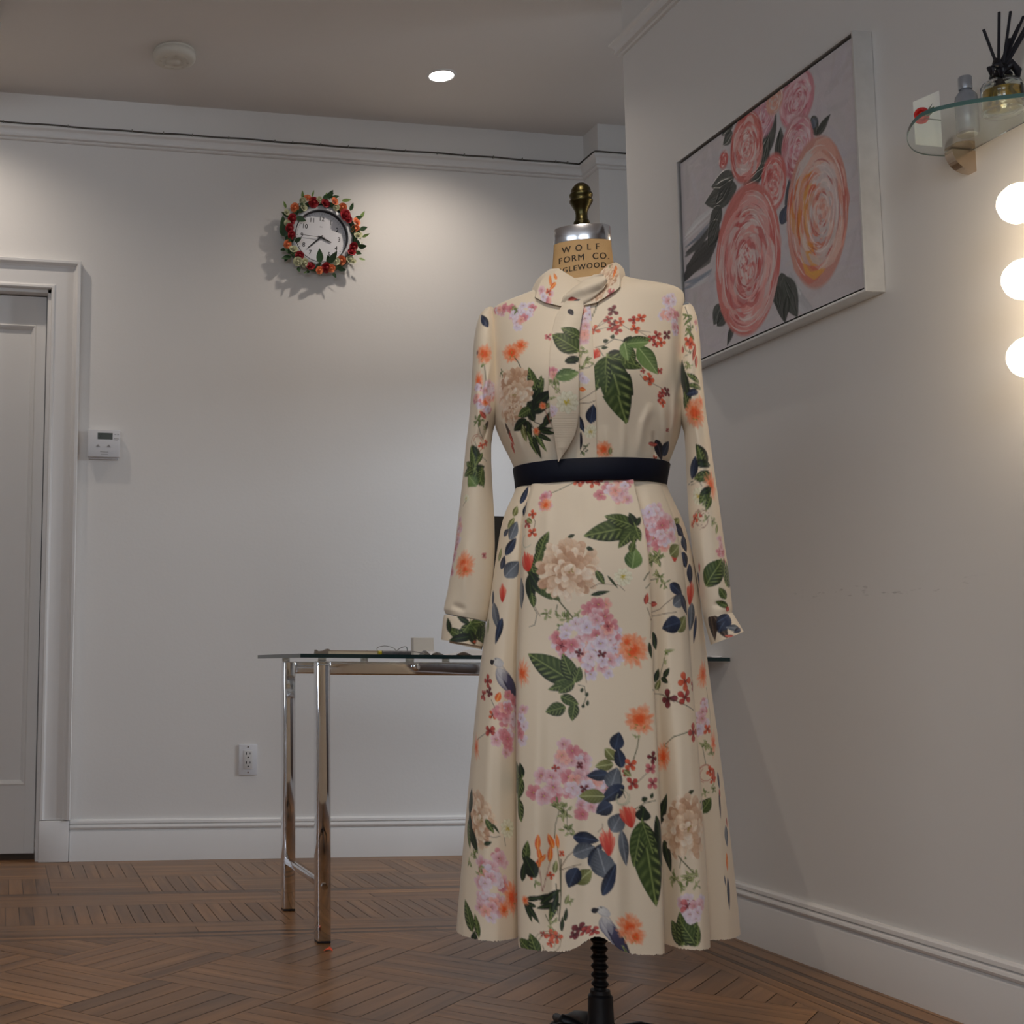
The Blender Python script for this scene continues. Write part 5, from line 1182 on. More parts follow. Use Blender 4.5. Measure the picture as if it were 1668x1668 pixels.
MOT_PLK = [('H',955,518,14,18,9,9,.35),('H',952,545,12,18,9,9,.8),('K',950,572,13,10),('K',956,588,14,10),('K',948,598,11,8),('S',[(943,602),(960,598),(970,590)],1.2,'g'),('H',950,615,9,9,4,7,.1),('N',949,634,-15,11,7,'orange'),
 ('S',[(943,652),(958,644),(971,635)],1.1,'b'),('S',[(943,657),(960,656),(971,652)],1,'b'),('N',964,674,80,30,19,'navy'),('N',946,690,-70,30,10,'navy'),('N',944,720,80,34,10,'black'),('W',962,703,11),('K',955,727,8,6,'dark'),('K',950,738,10,8,'dark'),('S',[(945,740),(960,722)],1,'d')]
MOT_COLLAR = [('N',897,456,60,20,5,'orange'),('N',903,450,40,12,5,'orange'),('N',899,466,-60,16,6,'orange'),('H',884,484,12,10,8,6,.6),('R',890,476,5,2),
 ('P',982,452,24,26),('P',998,448,14,16),('N',976,472,20,30,12,'brown'),('P',975,472,20,12),('N',1004,440,-65,26,7,'orange'),('R',1000,476,8,3),('K',990,434,7,5)]
MOT_KNOT = [('N',931,490,60,16,10,'red'),('N',936,490,80,14,6,'black')]
MOT_SL = [('N',784,521,62,34,13,'navy'),('N',774,574,80,8,4,'navy'),('O',792,576,17,20),('N',774,575,80,9,4,'navy'),('K',790,596,10,7),('S',[(794,596),(797,620)],1.4,'d'),('O',774,620,8,18),('N',776,628,80,20,7,'red'),
 ('H',786,640,20,30,18,9,.35),('O',791,655,8,9),('H',800,650,8,30,8,8,.5),('K',785,685,14,11,'green'),('S',[(783,690),(788,706),(792,716)],1.1,'d'),('N',792,676,40,18,8,'red'),('N',796,694,-70,18,8,'brown'),('K',795,700,9,7),
 ('C',784,722,14,(.5,.16,.08)),('R',789,726,6,2),('R',795,722,7,2),('N',766,745,75,44,15,'green'),('N',770,735,60,26,12,'dark'),('S',[(776,720),(786,742),(796,752)],1.1,'g'),('N',768,756,80,40,12,'green'),('N',786,748,-60,26,9,'green'),('F',775,764,[(30,26,14),(-20,30,16),(-70,34,17),(-120,34,24),(160,20,12)]),('N',789,774,-80,26,15,'green'),('N',764,783,50,24,20,'light'),
 ('W',755,812,7),('S',[(750,824),(756,815)],1,'b'),('H',744,862,7,18,8,7,.9),('H',740,885,8,26,10,8,.6),('H',733,920,8,30,12,8,.6),('O',752,920,19,26),('O',762,928,10,14),('R',792,905,6,3)]
MOT_CL = [('F',770,1016,[(198,54,24),(165,50,20),(215,50,22),(262,30,16),(300,30,14),(20,24,10)]),('N',735,1042,95,0,0,'green'),('N',740,1032,20,44,18,'green'),('N',755,1040,-20,40,14,'dark'),('N',775,1038,60,28,14,'dark'),('N',785,1030,80,24,12,'dark'),('N',728,1018,70,26,12,'dark'),('R',778,1046,3,2)]
MOT_SR = [('N',1115,492,-30,20,11,'gray'),('K',1112,515,12,10,'green'),('K',1116,538,14,11,'green'),('S',[(1112,500),(1122,530),(1128,560),(1128,572)],1.2,'d'),('N',1115,524,-40,22,5,'green'),('N',1120,545,60,22,5,'green'),('C',1118,565,12,(.3,.28,.14)),
 ('R',1115,556,9,2),('R',1125,560,9,2),('N',1108,570,80,14,8,'red'),('S',[(1110,582),(1120,576),(1130,573)],1.1,'g'),('K',1116,595,12,10,'olive'),('H',1138,530,4,10,3,5,.7),
 ('N',1135,575,-75,30,7,'red'),('N',1138,590,-80,24,8,'red'),('N',1108,610,90,50,18,'dark'),('N',1113,635,75,46,18,'dark'),('N',1124,615,35,30,10,'green'),('N',1126,628,10,32,10,'green'),('N',1120,640,-10,26,12,'navy'),('N',1114,655,80,34,20,'green'),('N',1112,620,80,46,14,'dark'),
 ('O',1133,672,21,28),('O',1146,655,8,14),
 ('N',1139,738,60,36,18,'dark'),('N',1147,742,75,34,15,'green'),('N',1144,755,10,34,14,'dark'),('N',1126,762,110,38,20,'navy'),('N',1144,776,-5,34,20,'green'),('S',[(1118,790),(1132,780),(1145,770)],1.3,'d'),('S',[(1122,790),(1135,785),(1150,792)],1.1,'d'),
 ('O',1163,790,9,30),('W',1132,808,14.5),('N',1153,806,-55,34,16,'green'),('N',1146,800,-30,24,11,'dark'),('K',1145,820,12,9),('N',1158,820,-65,26,10,'green'),
 ('C',1136,846,15,(.30,.12,.08)),('C',1138,842,11,(.3,.26,.12)),('R',1128,845,9,2),('R',1124,855,7,2),('N',1136,840,60,8,6,'red'),('K',1154,845,9,7),('K',1165,850,10,8),('N',1172,862,-70,18,6,'olive'),
 ('H',1179,893,7,16,7,7,.9),('R',1184,915,5,3),('F',1188,955,[(133,52,30),(108,46,12),(95,38,12)]),('N',1164,932,130,54,34,'green'),('N',1184,926,100,36,11,'green'),('N',1182,966,60,22,15,'green'),('N',1178,984,30,24,11,'green'),('N',1190,992,-60,10,8,'red'),('N',1135,925,-80,16,5,'red'),('N',1134,945,-80,26,8,'navy')]
MOT_CR = [('N',1157,1022,-75,40,17,'brown'),('N',1168,1022,-100,40,18,'brown'),('N',1184,1014,-42,36,22,'navy'),('N',1200,1022,20,26,13,'gray'),('N',1178,1008,-20,22,10,'navy'),('N',1205,1026,-10,20,10,'navy'),('N',1190,1036,30,14,5,'red')]
cloth('bodice', BV, BU, BVv, True, MOT_BODICE, dress, 1)

# skirt: photograph row, left x, right x
SR = np.array([[778, 839, 1083], [790, 839, 1083], [800, 837, 1085], [815, 830, 1092], [830, 823, 1099], [850, 817, 1108], [870, 813, 1115], [920, 806, 1127], [960, 801, 1134], [1000, 796, 1139], [1050, 789, 1145], [1100, 783, 1151],
               [1200, 774, 1165], [1300, 766, 1178], [1400, 758, 1190], [1480, 752, 1199], [1560, 747, 1206]])
HW = np.array([(-1.02, .085), (-.96, .135), (-.83, .165), (-.70, .166), (-.60, .140), (-.540, .112), (-.556, .145), (-.535, .200), (-.42, .218), (-.2, .216), (.05, .212), (.28, .200), (.408, .186), (.428, .162), (.385, .106),
               (.45, .104), (.56, .134), (.68, .132), (.738, .112), (.745, .088), (.700, .048), (.78, .046), (.90, .030), (.98, -.005), (1.0, -.04), (.93, -.13), (.60, -.20), (.2, -.215), (-.2, -.215), (-.6, -.20), (-.92, -.13), (-1.0, -.05)])
XW = [-1, -.97, -.91, -.85, -.79, -.765, -.76, -.71, -.6, -.3, 0, .3, .52, .555, .56, .62, .70, .80, .87, .90, .91, .94, .97, .995, 1.0, .93, .6, .2, -.2, -.6, -.92, -1.0]
WA = []
for i, x in enumerate(XW):
    d_ = .094*math.sqrt(max(0, 1-abs(x)**2.1)) if i <= 23 else -(.083)*math.sqrt(max(0, 1-x*x)) if i > 24 else 0
    if i in (0,): d_ = 0.0
    WA.append((x, d_))
WA[6] = (WA[6][0], WA[6][1]+.0035); WA[7] = (WA[7][0], WA[7][1]+.003); WA[13] = (WA[13][0], WA[13][1]+.004); WA[12] = (WA[12][0], WA[12][1]+.004); WA = np.array(WA)
def closed_spline(P_, per=40):
    n = len(P_); out = []
    for i in range(n):
        a, b, c, d = P_[(i-1) % n], P_[i], P_[(i+1) % n], P_[(i+2) % n]
        t = (np.arange(per)/per)[:, None]
        # centripetal-ish: reduce overshoot with tension
        m1, m2 = (c-a)*.38, (d-b)*.38
        out.append((2*t**3-3*t**2+1)*b+(t**3-2*t**2+t)*m1+(-2*t**3+3*t**2)*c+(t**3-t**2)*m2)
    return np.concatenate(out)
SRS = smooth_rows(SR, 400)
def skirt():
    Hd, Wd_ = closed_spline(HW), closed_spline(WA)
    hwm = float(xat(1204, 1530)-xat(750, 1530))/2
    pm = Hd*np.array([hwm, 1.0]); seg = np.hypot(*np.diff(np.vstack([pm, pm[:1]]), axis=0).T)
    arc = np.concatenate([[0], np.cumsum(seg)])[:-1]; tot = arc[-1]+seg[-1]
    fr_end = arc[24*40]
    s_ = np.concatenate([np.linspace(0, fr_end, 660, endpoint=False), np.linspace(fr_end, tot, 120, endpoint=False)])
    fi = np.interp(s_, arc, np.arange(len(arc)))
    def pick(A): return np.stack([np.interp(fi, np.arange(len(A)), A[:, 0]), np.interp(fi, np.arange(len(A)), A[:, 1])], -1)
    Hs, Ws = pick(Hd), pick(Wd_)
    zt = zat(788); zb = float(dat(960, 1552, -.21)[2]); n = 500
    zz = np.linspace(zt, zb, n); Vg = np.zeros((n, len(s_), 3)); U = np.zeros((n, len(s_)))
    cen0 = np.argmin(np.abs(Hs[:660, 0]+.11)+(Hs[:660, 1] < .15)*9)
    for i, z in enumerate(zz):
        f = i/(n-1)
        # photograph row of this height at the dress plane
        py = np.interp(z, [zat(1560), zat(778)], [1560, 778])
        xl, xr = lerp_rows(SRS, py); c = xat((xl+xr)/2, py); a = (xat(xr, py)-xat(xl, py))/2
        g = f**0.70; gx = f**0.9
        X = Ws[:, 0]*(1-gx)+Hs[:, 0]*gx; Y = Ws[:, 1]*(1-g)+Hs[:, 1]*g+0.022*math.sin(PI*min(1, f*2.6))**2*(np.clip(Ws[:, 1], 0, 1)/.09)*.5
        X = X*a
        hem = f**14
        lift = 0.026*np.exp(-((X+.002)/.030)**2)
        Z = np.where(Y > .13, z+lift*hem, z)
        Z = Z+f**30*0.0012*np.sin(X*2600+3*np.sin(X*700))*np.sin(X*90)
        Vg[i, :, 0] = c+X; Vg[i, :, 1] = DRESS_Y-Y; Vg[i, :, 2] = Z
        sg = np.hypot(np.diff(X), np.diff(Y)); q = np.concatenate([[0], np.cumsum(sg)]); U[i] = q-q[cen0]
    return Vg, U, np.repeat(zz[:, None], len(s_), 1)
SV, SU, SVv = skirt()
RS = [([(893, 800), (888, 900)], 8, .003), ([(1000, 800), (1003, 900)], 10, .002), ([(945, 800), (945, 870)], 8, -.002), ([(1045, 800), (1085, 900)], 7, .003), ([(905, 1300), (900, 1540)], 14, -.010), ([(1000, 1250), (1010, 1545)], 14, .007),
      ([(880, 1050), (872, 1500)], 12, .004), ([(952, 1150), (955, 1540)], 14, -.004), ([(800, 1150), (790, 1520)], 10, .004), ([(1108, 1150), (1112, 1500)], 10, .004)]
SV = ridges(SV, RS)
cloth('skirt', SV, SU, SVv, True, MOT_SKIRT, dress, 2)

# sleeves: left edge x,y and right edge x,y, depth radius, depth centre offset
def sleeve(rows, motifs, seed, n=360, nc=150, name='sleeve'):
    T = np.array(rows, float); k = np.arange(len(T)); f = np.linspace(0, len(T)-1, n)
    R_ = np.stack([np.interp(f, k, T[:, i]) for i in range(T.shape[1])], 1)
    ker = np.ones(9)/9
    for c in range(R_.shape[1]):
        q = R_[:, c].copy(); sm = np.convolve(np.pad(q, 4, mode='edge'), ker, 'valid'); sm[0], sm[-1] = q[0], q[-1]; R_[:, c] = sm
    th = np.linspace(0, 2*PI, nc, endpoint=False)+PI/2
    Vg = np.zeros((n, nc, 3)); U = np.zeros((n, nc)); Vv = np.zeros((n, nc)); acc = 0; prev = None
    for i, (xl, yl, xr, yr, b, yo) in enumerate(R_):
        Lp, Rp = dat(xl, yl, yo), dat(xr, yr, yo); c = (Lp+Rp)/2; h = (Rp-Lp)/2
        s_, co = -np.cos(th), np.sin(th)    # s: across, co: depth
        s_ = np.sin(th-PI/2)*-1; co = np.cos(th-PI/2)
        Vg[i] = c+s_[:, None]*h*-1; Vg[i, :, 1] = DRESS_Y+yo+co*b
        if prev is not None: acc += float(np.linalg.norm(c-prev))
        prev = c; sg = np.hypot(np.diff(Vg[i, :, 0]), np.diff(Vg[i, :, 1])); q = np.concatenate([[0], np.cumsum(sg)]); U[i] = q-q[nc//2]; Vv[i] = -acc
    return Vg, U, Vv
SL = [[795, 505, 802, 501, .010, .012], [788, 509, 805, 503, .026, .010], [781, 518, 808, 511, .040, .004], [776, 535, 812, 532, .050, -.002], [772, 560, 814, 558, .053, -.008], [770, 600, 814, 600, .056, -.012], [768, 640, 813, 640, .058, -.014], [766, 670, 811, 672, .057, -.014],
      [763, 700, 803, 700, .053, -.014], [760, 720, 800, 722, .050, -.014], [757, 750, 800, 752, .048, -.016], [753, 790, 802, 792, .047, -.018], [747, 840, 805, 842, .046, -.022], [741, 890, 806, 892, .045, -.026], [735, 930, 804, 934, .043, -.030],
      [729, 965, 800, 972, .041, -.033], [723, 992, 795, 1002, .038, -.036], [726, 1000, 792, 1012, .034, -.037]]
Vg, U, Vv = sleeve(SL, None, 3)
RSL = [([(800, 590), (790, 640), (800, 690)], 4, .005), ([(786, 600), (784, 660)], 5, -.004), ([(778, 610), (780, 690), (770, 730)], 5, .004), ([(795, 690), (786, 722)], 3, -.004), ([(762, 880), (755, 980)], 8, .004), ([(735, 985), (760, 995)], 6, -.004)]
Vg = ridges(Vg, RSL)
sl1 = cloth('sleeve', Vg, U, Vv, True, MOT_SL, dress, 3)
CL = [[724, 1001, 791, 1013, .035, -.037], [722, 1008, 791, 1020, .037, -.037], [720, 1028, 789, 1040, .038, -.038], [719, 1042, 787, 1053, .039, -.038]]
Vg, U, Vv = sleeve(CL, None, 4, 60, 120)
cloth('cuff', Vg, U, Vv, True, MOT_CL, dress, 4)
CLI = [[733, 1034, 787, 1043, .030, -.034], [732, 1047, 785, 1058, .031, -.034]]
Vg, U, Vv = sleeve(CLI, None, 14, 30, 80)
cloth('cuff_lining', Vg, U, Vv, True, [], dress, 14)
SRr = [[1108, 494, 1115, 494, .010, .012], [1105, 498, 1122, 496, .026, .010], [1103, 507, 1130, 504, .040, .004], [1102, 525, 1136, 523, .049, -.002], [1102, 560, 1140, 560, .053, -.008], [1103, 610, 1143, 610, .057, -.012], [1104, 650, 1147, 650, .057, -.014],
       [1109, 685, 1151, 683, .053, -.014], [1115, 705, 1154, 702, .050, -.014], [1117, 740, 1159, 737, .048, -.014], [1119, 790, 1166, 786, .047, -.016], [1122, 840, 1173, 836, .046, -.018], [1127, 890, 1180, 886, .044, -.020], [1133, 930, 1186, 926, .042, -.022],
       [1140, 970, 1190, 964, .039, -.025], [1145, 1000, 1193, 992, .035, -.028], [1148, 1010, 1192, 1000, .032, -.030]]
Vg, U, Vv = sleeve(SRr, None, 5)
Vg = ridges(Vg, [([(1128, 600), (1133, 700), (1145, 760)], 5, .003), ([(1140, 860), (1150, 980)], 7, .004), ([(1160, 985), (1185, 985)], 5, -.003)])
cloth('sleeve', Vg, U, Vv, True, MOT_SR, dress, 5)
CRr = [[1146, 1007, 1193, 998, .034, -.030], [1148, 1014, 1197, 1005, .036, -.030], [1153, 1033, 1205, 1018, .038, -.031], [1158, 1050, 1211, 1029, .039, -.032]]
Vg, U, Vv = sleeve(CRr, None, 6, 60, 120)
cloth('cuff', Vg, U, Vv, True, MOT_CR, dress, 6)

# collar band round the neck
def collar():
    n, nc = 70, 300; th = np.linspace(0, 2*PI, nc, endpoint=False)+PI/2; Vg = np.zeros((n, nc, 3)); U = np.zeros((n, nc)); Vv = np.zeros((n, nc))
    s_ = -np.cos(th-PI/2+PI/2); s_ = np.cos(th+0); s_ = -s_    # across -1..1
    dp = np.sin(th)                                              # +1 back, -1 front
    fr = np.clip(-dp, 0, 1)**1.6
    side = s_
    isf = dp < 0
    top = np.interp(side, [-1, -.75, -.45, 0, .45, .75, 1], [438, 437, 447, 461, 447, 431, 427])*isf+(~isf)*np.interp(side, [-1, 1], [438, 427])
    bot = np.interp(side, [-1, -.7, -.35, 0, .4, .8, 1], [480, 493, 499, 500, 493, 474, 459])*isf+(~isf)*np.interp(side, [-1, 0, 1], [480, 452, 459])
    botx = np.interp(side, [-1, 1], [864, 1018])
    B_ = np.zeros((nc, 3)); T_ = np.zeros((nc, 3))
    for j in range(nc):
        y = (front_y(botx[j], bot[j])-.007) if isf[j] else float(dp[j])*.082
        if isf[j] and abs(side[j]) > .9: y = y*(1-abs(side[j]))/.1
        B_[j] = dat(botx[j], bot[j], y)
        T_[j] = dat(AXX+949+1+side[j]*53.5, top[j], float(dp[j])*(.056 if isf[j] else .056))
    for i in range(n):
        f = i/(n-1); q = T_*(1-f)+B_*f; rad = q[:, :2]/np.linalg.norm(q[:, :2], axis=1)[:, None]
        q[:, :2] += rad*(.006*math.sin(PI*f)); q[:, 2] += .004*math.sin(PI*f)
        Vg[i] = q
        sg = np.hypot(np.diff(q[:, 0]), np.diff(q[:, 1])); qq = np.concatenate([[0], np.cumsum(sg)]); U[i] = qq-qq[nc//2]; Vv[i] = -f*.055
    # the turned-under lower edge
    for k_ in range(3):
        q = Vg[-1].copy(); q[:, 1] += .002; q[:, 2] += .001; Vg = np.concatenate([Vg, q[None]]); U = np.concatenate([U, U[-1:]]); Vv = np.concatenate([Vv, Vv[-1:]-.001])
    return Vg, U, Vv
Vg, U, Vv = collar()
cloth('collar', Vg, U, Vv, True, MOT_COLLAR, dress, 7)

# tie end, placket and knot
def strip(name, rows, off, motifs, seed, bulge=.004, n=240, nc=46, wob=0.0):
    T = np.array(rows, float); k = np.arange(len(T)); f = np.linspace(0, len(T)-1, n)
    R_ = np.stack([np.interp(f, k, T[:, i]) for i in range(3)], 1)
    ker = np.ones(11)/11
    for c in range(1, 3):
        q = R_[:, c].copy(); sm = np.convolve(np.pad(q, 5, mode='edge'), ker, 'valid'); w2 = np.minimum(1, np.minimum(np.arange(n), np.arange(n)[::-1])/8); R_[:, c] = q*(1-w2)+sm*w2
    Vf = np.zeros((n, nc, 3)); U = np.zeros((n, 2*nc)); Vv = np.zeros((n, 2*nc))
    us = np.linspace(-1, 1, nc)
    for i, (py, xl, xr) in enumerate(R_):
        ys = [front_y(xl+(xr-xl)*q, py) for q in (0.0, .5, 1.0)]; yb = min(ys)*.6+sum(ys)/3*.4
        for j, u in enumerate(us):
            px = (xl+xr)/2+(xr-xl)/2*u; y = yb-off-bulge*(1-u*u)*min(1, (xr-xl)/20)-wob*math.sin(py*.05+u)
            Vf[i, j] = dat(px, py, y)
    Vb = Vf[:, ::-1].copy(); Vb[..., 1] += .0022
    Vg = np.concatenate([Vf, Vb], 1); w_ = Vf[:, -1, 0]-Vf[:, 0, 0]
    U[:, :nc] = Vf[..., 0]-AXX; U[:, nc:] = U[:, :nc][:, ::-1]; Vv[:] = np.concatenate([Vf[..., 2], Vb[..., 2]], 1)
    return cloth(name, Vg, U, Vv, True, motifs, dress, seed, res=.0008)
strip('placket', [(486, 944, 958), (500, 944, 962), (540, 943, 965), (600, 943, 968), (660, 944, 971), (744, 945, 972), (764, 946, 972)], .0025, MOT_PLK, 8, .0012)
strip('tie_end', [(490, 922, 950), (500, 914, 951), (515, 905, 948), (540, 899, 944), (580, 895, 943), (630, 893, 943), (670, 896, 943), (690, 900, 941), (710, 903, 936), (730, 906, 925), (745, 908, 914), (752, 909, 910)], .015, MOT_TIE, 9, .004, wob=.0015)
def knot():
    n, nc = 90, 120; V = np.zeros((n, nc, 3)); U = np.zeros((n, nc)); Vv = np.zeros((n, nc))
    A = np.array([918., 500.]); B = np.array([986., 452.])
    yk = front_y(950, 482)-.012
    for i in range(n):
        f = i/(n-1); c = A*(1-f)+B*f; dirv = (B-A)/np.linalg.norm(B-A); nr = np.array([dirv[1]*-1, dirv[0]])
        wdt = np.interp(f, [0, .12, .35, .6, .85, 1], [8, 15, 18, 17, 14, 7]); dep = np.interp(f, [0, .2, .5, .8, 1], [.004, .010, .013, .010, .003])
        for j in range(nc):
            a = 2*PI*j/nc; tw = 1+.06*math.sin(3*a+f*5); p = c+nr*wdt*math.cos(a)*tw
            V[i, j] = dat(p[0], p[1], yk+.004-dep*math.sin(a)+.002*math.sin(a*4+f*6)); U[i, j] = math.cos(a)*wdt*PXM+(1 if math.sin(a) < 0 else 0)*.1; Vv[i, j] = f*.085
    return V, U, Vv
Vg, U, Vv = knot(); Vg = Vg[:, ::-1]; U = U[:, ::-1]; Vv = Vv[:, ::-1]
cloth('tie_knot', Vg, U, Vv, True, MOT_KNOT, dress, 10)

# belt
def belt():
    prof = []; rows = [(761, 2.0), (762, 3.2), (781, 3.6), (793, 3.8), (794.5, 2.0)]
    V = []; nc = 160; th = np.linspace(0, 2*PI, nc, endpoint=False)
    for py, off in rows:
        xl, xr, bf, bb, e, sl = lerp_rows(BR, py); c = dat((xl+xr)/2, py); a = (xat(xr, py)-xat(xl, py))/2+off*PXM*.9
        cs, sn = np.cos(th), np.sin(th)
        x = a*np.sign(cs)*np.abs(cs)**(2/e); y = np.where(sn > 0, bb+off*PXM, bf+off*PXM+.0075)*np.sign(sn)*np.abs(sn)**(2/e)
        V.append(np.stack([c[0]+x, DRESS_Y+y, np.full(nc, c[2])-(x/a)*.0008*0], -1))
    Vg = np.array(V); me = grid_mesh('belt', Vg-ORG, True)
    o = link('belt', me, mat('navy_satin', (0.004, 0.006, 0.016, 1), 0.6, noise=0.15, nscale=120, spec=0.25), None); o.location = tuple(O_D); o.rotation_euler = (0, 0, -PHI)
    so = o.modifiers.new('s', 'SOLIDIFY'); so.thickness = 0.0012
    tag(o, 'dark navy ribbon belt round the waist of the dress', 'belt')
belt()
# torso of the form inside the dress
def torso():
    n, nc = 60, 64; th = np.linspace(0, 2*PI, nc, endpoint=False); V = []
    for i in range(n):
        py = 462+(1000-462)*i/(n-1)
        if py < 790: xl, xr, bf, bb, e, sl = lerp_rows(BR, py); a = (xat(xr, py)-xat(xl, py))/2; c = xat((xl+xr)/2, py)
        else:
            xl, xr = lerp_rows(SR, py); a = (xat(xr, py)-xat(xl, py))/2*.93; c = xat((xl+xr)/2, py); bf = bb = .09; e = 2.1
        k_ = .82 if py < 700 else .88
        cs, sn = np.cos(th), np.sin(th)
        V.append(np.stack([c+k_*a*np.sign(cs)*np.abs(cs)**(2/e), DRESS_Y+np.where(sn > 0, bb*.85, bf*.72)*np.sign(sn)*np.abs(sn)**(2/e), np.full(nc, zat(py)-.006)], -1))
    link('torso', grid_mesh('torso', np.array(V)-np.array(FO), True), M_LINEN, form)
torso()
# ------------------------------------------------------------------ painting on the right wall
XP = W-0.045
c_tl, c_tr, c_br, c_bl = [at(a, b, 0, XP) for a, b in ((1104.5, 264.7), (1389.5, 54.2), (1409, 471.7), (1116, 598.6))]
yf, yn = float((c_tl[1]+c_bl[1])/2), float((c_tr[1]+c_br[1])/2); zt, zb = float((c_tl[2]+c_tr[2])/2), float((c_bl[2]+c_br[2])/2)
pa = empty('framed_painting', (W, (yf+yn)/2, (zt+zb)/2), 'large painting of pink roses in a thin silver frame on the right wall', 'painting')
OP = np.array([W, (yf+yn)/2, (zt+zb)/2])
fw = 0.0055
msil = mat('silver_frame', (0.74, 0.74, 0.73, 1), 0.34, 0.6, noise=0.08, nscale=30)
fb = MB(OP)
fb.box(XP-.004, W-.001, yn-fw, yn, zb-fw, zt+fw, .0008).box(XP-.004, W-.001, yf, yf+fw, zb-fw, zt+fw, .0008).box(XP-.004, W-.001, yn, yf, zt, zt+fw, .0008).box(XP-.004, W-.001, yn, yf, zb-fw, zb, .0008)
fb.build('frame', msil, pa)
MB(OP).box(XP+.010, W-.002, yn, yf, zb, zt).build('shadow_gap', M_BLACK, pa)
g_ = 0.0065
def painting():
    res = .0012; uw, vh = yf-yn-2*g_, zt-zb-2*g_
    cv = Canvas(0, uw, 0, vh, res, C(212, 206, 209), 77)
    rg = random.Random(21)
    def q(X, Y):            # place in the photograph -> place on the canvas
        p = at(1080+X/2.779, 20+Y/2.779, 0, XP); return ((yf-g_-float(p[1]))/res, (float(p[2])-zb-g_)/res)
    # ground: broad brush work
    for i in range(520):
        x, y = rg.uniform(0, cv.W), rg.uniform(0, cv.H); l = rg.uniform(30, 110); a = rg.uniform(-.5, .5) if rg.random() < .6 else rg.uniform(.9, 2.2)
        c = C(212, 206, 209)*rg.uniform(.86, 1.08)+np.array([rg.uniform(-.02, .03), rg.uniform(-.01, .01), rg.uniform(-.02, .04)], np.float32)
        cv.stroke([(x, y), (x+math.cos(a)*l*.5, y+math.sin(a)*l*.5+rg.uniform(-5, 5)), (x+math.cos(a)*l, y+math.sin(a)*l)], rg.uniform(8, 26), c, .45, 6, .6, hgt=rg.random())
    def brush(pts, wd, c, al=.8, soft=3, jit=6, n=8):
        P_ = [q(*p) for p in pts]
        for i in range(n):
            o = rg.uniform(-wd/2, wd/2); cc = c*rg.uniform(.75, 1.25)
            cv.stroke([(x+o*.7+rg.uniform(-jit, jit)*.3, y+o*.7+rg.uniform(-jit, jit)) for x, y in P_], wd*rg.uniform(.2, .5), cc, al, soft, .8, hgt=rg.random())
    dk, dk2, wt, lb = C(34, 36, 38), C(52, 56, 58), C(222, 222, 224), C(120, 132, 150)
    # dark smear and white streaks on the left
    brush([(95, 1180), (150, 1110), (215, 1060), (240, 1030)], 60, dk, .85, 4, 8, 16); brush([(95, 1110), (160, 1060), (225, 960)], 34, dk2, .7, 4, 6, 8)
    brush([(95, 1020), (150, 960), (225, 890)], 26, wt, .75, 4, 6, 6); brush([(100, 1060), (160, 1010), (220, 940)], 14, lb, .7, 3, 4, 4); brush([(95, 1235), (150, 1215), (215, 1165)], 22, lb*1.3, .7, 3, 5, 6); brush([(120, 1250), (200, 1205)], 12, wt, .6, 3, 4, 4)
    brush([(560, 1210), (610, 1300), (660, 1360)], 30, C(196, 196, 200), .8, 4, 6, 8); brush([(590, 1240), (620, 1270)], 10, wt, .8, 3)
    def pleaf(X0, Y0, X1, Y1, wd, c, tw='green'):
        a, b = q(X0, Y0), q(X1, Y1); L_ = math.hypot(b[0]-a[0], b[1]-a[1]); an = math.atan2(b[1]-a[1], b[0]-a[0])
        cv.petal(a[0], a[1], an, L_, wd, c, c*.8, 1, c*.7, .96, 3, None, 1)
        for i in range(6):
            o = rg.uniform(-wd*.25, wd*.25); cv.stroke([(a[0]+(b[0]-a[0])*.1-math.sin(an)*o*.4, a[1]+(b[1]-a[1])*.1+math.cos(an)*o*.4), (a[0]+(b[0]-a[0])*.6-math.sin(an)*o, a[1]+(b[1]-a[1])*.6+math.cos(an)*o), b], 3, c*rg.uniform(.6, 1.9), .5, 2, .8, hgt=rg.random())
    gd, gd2 = C(40, 48, 44), C(56, 64, 58)
    pleaf(330, 790, 185, 865, 62, gd2); pleaf(320, 740, 215, 790, 46, gd2); pleaf(300, 770, 235, 870, 40, gd); pleaf(260, 880, 205, 990, 50, gd); pleaf(245, 940, 200, 1060, 50, gd)
    pleaf(320, 470, 262, 560, 34, gd); pleaf(310, 540, 268, 600, 34, gd2); pleaf(450, 660, 508, 460, 44, gd); pleaf(520, 690, 528, 520, 36, gd); pleaf(430, 760, 475, 560, 44, gd2); pleaf(360, 780, 470, 690, 50, gd2)
    pleaf(670, 470, 690, 560, 30, gd2); pleaf(690, 560, 752, 462, 22, gd); pleaf(688, 520, 672, 480, 24, lb*.6)
    pleaf(575, 930, 570, 740, 40, C(48, 58, 76)); pleaf(530, 960, 560, 870, 34, C(44, 56, 84)); 
    pleaf(530, 1180, 548, 1405, 60, gd); pleaf(540, 1200, 605, 1380, 54, gd2); pleaf(510, 1240, 520, 1340, 36, gd)
    pleaf(260, 1320, 225, 1415, 46, gd2); pleaf(285, 1350, 240, 1420, 40, gd); pleaf(318, 1400, 286, 1508, 22, gd); pleaf(560, 1280, 545, 1400, 24, gd)
    PK = [C(238, 156, 150), C(222, 104, 100), C(242, 192, 186), C(246, 224, 220), C(204, 74, 74), C(238, 170, 166), C(232, 206, 204)]
    PL = [C(240, 200, 186), C(234, 168, 148), C(222, 208, 204), C(244, 224, 216), C(218, 122, 104), C(230, 210, 208), C(214, 202, 204)]
    PV = [C(236, 188, 198), C(222, 146, 162), C(242, 220, 226), C(204, 98, 114), C(238, 204, 212)]
